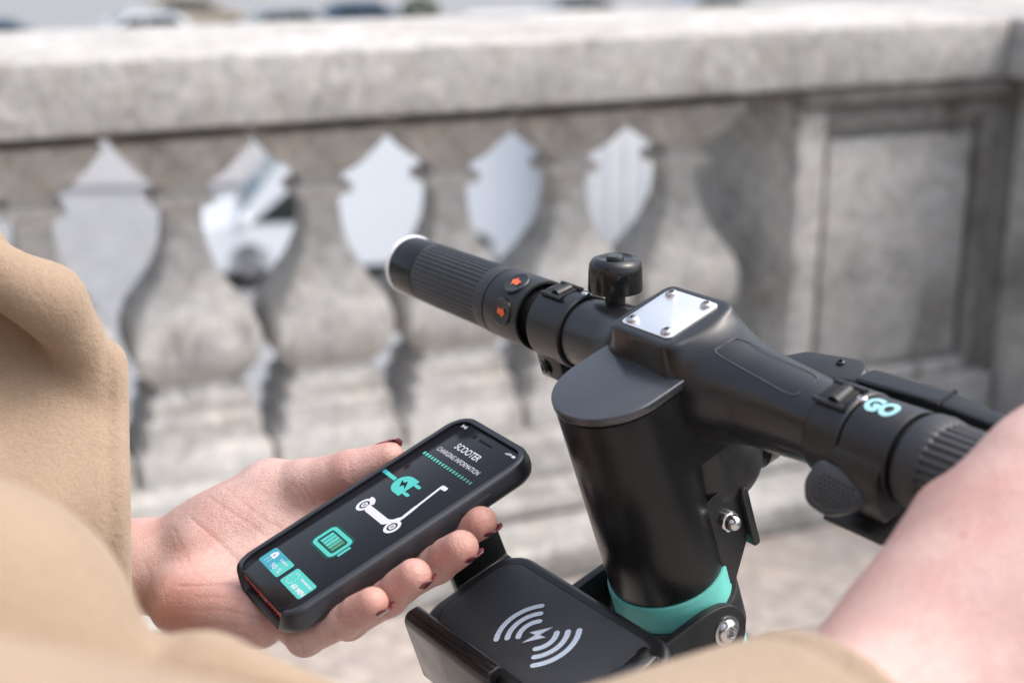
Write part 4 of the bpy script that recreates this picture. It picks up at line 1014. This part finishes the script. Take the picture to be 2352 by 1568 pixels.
# ---- right hand on the right grip
def tl(a, v, w): return np.array(T @ Vector((a, v, w)))
rw = at(2050, 1645, .47); rel = at(1280, 2150, .36)              # wrist, towards the elbow
V_ = Vol(np.minimum(rw, tl(.20, 0, 0)) - np.array((.13, .13, .11)), np.maximum(rw, tl(.24, 0, 0)) + np.array((.09, .09, .08)), .0016)
ra = rw - rel; ra /= np.linalg.norm(ra)
V_.cone(rw - ra * .16, rw, .034, .0285, .01)
kn = [tl(.203, .002, .0305), tl(.223, .003, .0320), tl(.243, .002, .0315), tl(.262, .000, .030)]      # knuckles above the grip
for q, (c_, r_) in enumerate(zip(kn, (.0145, .015, .0145, .013))):
    wq = rw + (np.array(SH) * (q - 1.3) * .010)
    V_.cone(wq, c_, .0190, r_, .016)
    p1 = tl(.202 + .0203 * q, .031, .020); p2 = tl(.202 + .0203 * q, .0325, -.008); p3 = tl(.201 + .0203 * q, .012, -.027)
    for a_, b_, ra0, rb0 in ((c_, p1, .0115, .0098), (p1, p2, .0098, .0088), (p2, p3, .0088, .0074)): V_.cone(a_, b_, ra0, rb0, .004)
V_.cone(rw, tl(.1850, -.032, .010), .0225, .0160, .018)                                          # thumb metacarpal
V_.cone(rw + np.array(SH) * -.004, tl(.205, -.014, .026), .0225, .0165, .02)
for a_, b_, ra0, rb0 in ((tl(.1850, -.032, .010), tl(.181, -.031, -.012), .0145, .0118), (tl(.181, -.031, -.012), tl(.181, -.012, -.0295), .0112, .0100), (tl(.181, -.012, -.0295), tl(.185, .006, -.031), .0098, .0082)): V_.cone(a_, b_, ra0, rb0, .006)
V2_, F2_ = V_.mesh(); V2_ = smooth_verts(V2_, F2_, 2, .5)
nr = normals(V2_, F2_); wv = np.sin(V2_ @ np.array((95, 40, 30)) + 1.3) * np.sin(V2_ @ np.array((-30, 85, 60))) + .5 * np.sin(V2_ @ np.array((60, -110, 100)) + .5)
V2_ = V2_ + nr * (wv * .0006)[:, None]
red2 = np.zeros(len(V2_))
for c_ in kn + [tl(.1815, -.030, .016), tl(.178, -.012, -.0295)]: red2 = np.maximum(red2, .45 * np.exp(-(np.linalg.norm(V2_ - c_, axis=1) / .014) ** 2))
red2 = np.maximum(red2, .35 * np.exp(-(np.linalg.norm(V2_ - (rw * .45 + kn[0] * .55), axis=1) / .022) ** 2))

# ---- body under the coat, head, legs (outside the frame)
V_ = Vol(np.array((-.72, -.12, -.0)), np.array((.08, .66, 1.72)), .008)
def bc(p0, p1, r0, r1, k=.03): V_.cone(w_(*p0), w_(*p1), r0, r1, k)
bc((0, 0, .95), (0, 0, 1.22), .125, .115); bc((-.12, 0, 1.29), (.12, 0, 1.29), .055, .055); bc((0, 0, 1.28), (0, .02, 1.42), .052, .048)
V_.ell(w_(0, .045, 1.52), (.085, .085, .115), k=.02); V_.ell(w_(0, .075, 1.465), (.055, .055, .055), k=.03); bc((0, .125, 1.525), (0, .148, 1.495), .010, .013, .01)
for s in (-1, 1):
    bc((s * .09, 0, .95), (s * .10, .01, .50), .085, .055); bc((s * .10, .01, .50), (s * .11, -.01, .10), .052, .036); bc((s * .11, -.01, .06), (s * .115, .12, .035), .036, .030); V_.ell(w_(s * .088, .035, 1.515), (.012, .018, .030), k=.008)
V_.v = V_.v
Vb, Fb = V_.mesh()
n1, n2 = len(Vh), len(V2_)
AV = np.concatenate([Vh, V2_, Vb]); AF = np.concatenate([Fh, F2_ + n1, Fb + n1 + n2])
PRI = np.array(PR.inverted()); AVl = AV @ PRI[:3, :3].T + PRI[:3, 3]
bme = np_mesh(AVl, AF)
for nm, arr in (('red', np.r_[red, red2, np.zeros(len(Vb))]), ('crease', np.r_[cre, .9 * np.exp(-(np.linalg.norm(project(V2_) - np.array((2212, 1228)), axis=1) / 5) ** 2), np.zeros(len(Vb))])):
    at_ = bme.attributes.new(nm, 'FLOAT', 'POINT'); at_.data.foreach_set('value', arr.astype(np.float32))
body = link('body', bme, M['skin'], person, PR)

# fingernails: thin curved shells on the back of each tip
def nail(tip, prev, back, r, mat, ln=.0128, wd_=.0060):
    t = Vector(tuple(tip - prev)).normalized(); b = Vector(tuple(back)); b = (b - t * b.dot(t)).normalized(); x = t.cross(b)
    vs, fs = [], []; nu, nv = 8, 8
    for j in range(nv + 1):
        s = j / nv; hw = wd_ * (1 - .25 * abs(s - .35)) * (1 if s < .8 else math.sqrt(max(0.05, 1 - ((s - .8) / .24) ** 2)))
        for i in range(nu + 1):
            u = -1 + 2 * i / nu; ang_ = u * hw / r
            p = Vector(tuple(tip)) + t * (-.0045 + ln * s) + x * (math.sin(ang_) * r) + b * (math.cos(ang_) * r * (1.04 - .10 * s * s))
            vs.append(p)
    for j in range(nv):
        for i in range(nu): k = j * (nu + 1) + i; fs.append((k, k + 1, k + nu + 2, k + nu + 1))
    me = mesh(vs, fs); o = link('fingernail', me, mat, body, None)
    sm = o.modifiers.new('thickness', 'SOLIDIFY'); sm.thickness = .0006; sm.offset = 0
    # keep the vertices in the person's frame
    return o
for k_, ch in fp.items():
    back = -flatax * .75 + np.array(PX) * .35 - np.array((0, 0, 0)); nail(ch[3][0], ch[2][0], back, ch[3][1] * .98, M['nail'])
nail(tp[4][0], tp[3][0], np.array(CU) * .9 + np.array(CF) * .45, tp[4][1] * 1.0, M['nail_pink'], .0125, .0062)

# ---- coat
def finish(V, F_, name, it=2):
    V = smooth_verts(V, F_, it, .5); return link(name, np_mesh(V, F_), M['wool'], person, None)
# left sleeve: wide upper arm coming down to the elbow, forearm with an open cuff
cc = at(301, 1215, .705); el = at(-60, 1160, .685); sh = w_(-.17, .0, 1.27); up_ = at(-560, 500, .64)
V_ = Vol(np.array((-.56, .34, .88)), np.array((-.14, .80, 1.40)), .0030)
ax_ = cc - at(150, 1190, .697); ax_ /= np.linalg.norm(ax_)
V_.cone(el, cc + ax_ * .05, .078, .066, .03); V_.cone(up_, el, .082, .086, .03); V_.cone(sh, up_, .08, .082, .03)
V_.ell(at(40, 860, .575), (.125, .090, .060), k=.02, op='sub')
V_.cone(at(-170, 550, .625), at(112, 688, .645), .015, .014, .012); V_.cone(at(112, 688, .645), at(252, 880, .675), .014, .012, .012); V_.cone(at(252, 880, .675), at(280, 1040, .68), .012, .008, .015)                    # hollow under the top fold
cutn = np.cross(ray(306, 1500), ray(296, 900)); cutn /= np.linalg.norm(cutn); cutn *= np.sign(cutn[0])
V_.half(cc, cutn, .004)
V_.cone(el + (cc - el) * .45, cc + ax_ * .08, .050, .0585, .006, op='sub')
Vs, Fs = V_.mesh()
# hem stitch line near the cuff edge
dist = (Vs - cc) @ cutn; gn = normals(Vs, Fs); Vs = Vs - gn * (.0016 * np.exp(-((dist + .0085) / .0016) ** 2))[:, None]
lsl = finish(Vs, Fs, 'left_sleeve', 1)
# right sleeve
rc = at(1905, 1775, .44); re = at(960, 2330, .34); rsh = w_(.17, .0, 1.27)
V_ = Vol(np.minimum(np.minimum(rc, re), rsh) - .11, np.maximum(np.maximum(rc, re), rsh) + .11, .0032)
V_.cone(re, rc + (rc - re) * .08, .062, .0455, .02); V_.cone(rsh, re, .078, .066, .03)
rn = rc - re; rn /= np.linalg.norm(rn)
cut_r = rn * .9 + np.array((.12, .10, .1)); cut_r /= np.linalg.norm(cut_r); V_.half(rc + rn * .006, cut_r, .006)
V_.cone(rc - rn * .07, rc + rn * .08, .034, .0385, .006, op='sub')
Vs, Fs = V_.mesh(); dist = (Vs - rc - rn * .006) @ cut_r; gn = normals(Vs, Fs); Vs = Vs - gn * (.0035 * np.exp(-((dist + .013) / .0028) ** 2))[:, None]; finish(Vs, Fs, 'right_sleeve', 1)
# body of the coat with the front fold and lapel near the lens
V_ = Vol(np.array((-.72, -.14, .42)), np.array((.02, .62, 1.42)), .0062)
bc((0, 0, .50), (0, 0, .95), .21, .165, .05); bc((0, 0, .95), (0, .01, 1.22), .165, .150, .05); bc((-.13, 0, 1.285), (.13, 0, 1.285), .075, .075, .05)
bc((-.05, .03, 1.34), (.05, .03, 1.34), .072, .072, .03)
V_.cone(at(-135, 1530, .415), at(-105, 1800, .41), .050, .053, .02)
V_.cone(at(-420, 1560, .42), at(-135, 1560, .415), .07, .052, .03)
V_.cone(at(395, 1720, .42), at(458, 1574, .425), .015, .0165, .006); V_.cone(at(458, 1574, .425), at(760, 1690, .43), .0165, .016, .006); V_.cone(at(-50, 2120, .42), at(400, 2150, .42), .05, .04, .01)
V_.cone(at(540, 1500, .404), at(640, 1670, .404), .010, .016, .004, op='sub')
V_.half(w_(0, 0, .47), (0, 0, -1), .01); V_.cone(w_(0, .02, 1.30), w_(0, .02, 1.45), .058, .075, .01, op='sub')
Vs, Fs = V_.mesh(); finish(Vs, Fs, 'coat_body')
# trousers, shoes, hair, face (outside the frame)
for s in (-1, 1):
    link('trouser_leg', mesh(*tube([w_(s * .085, 0, .66), w_(s * .10, .01, .46), w_(s * .11, -.005, .09)], [.075, .068, .055], 20)), M['trouser'], person)
    V_ = Vol(w_(s * .11, .06, 0) - np.array((.2, .2, .002)), w_(s * .11, .06, 0) + np.array((.2, .2, .12)), .005)
    V_.cone(w_(s * .11, -.02, .055), w_(s * .118, .15, .032), .048, .040, .01); V_.half((0, 0, .003), (0, 0, -1)); a_, b_ = V_.mesh(); link('shoe', np_mesh(a_, b_), M['shoe'], person)
V_ = Vol(w_(0, 0, 1.5) - .22, w_(0, 0, 1.5) + .22, .006)
V_.ell(w_(0, .02, 1.55), (.102, .102, .112), k=.01); V_.ell(w_(0, -.04, 1.44), (.085, .07, .10), k=.03); V_.ell(w_(0, .125, 1.475), (.085, .085, .10), k=.02, op='sub')
a_, b_ = V_.mesh(); link('hair', np_mesh(a_, b_), M['hair'], person)
for s in (-1, 1):
    e_ = link('eye', lathe_mesh([(.001, -.011), (.008, -.008), (.0115, 0), (.008, .008), (.001, .011)], 20), M['eye'], person, Matrix.Translation(tuple(w_(s * .031, .115, 1.53))))
link('mouth', mesh(*tube([w_(-.022, .117, 1.462), w_(0, .128, 1.464), w_(.022, .117, 1.462)], [.002, .006, .002], 10, True, .7)), M['lip'], person)
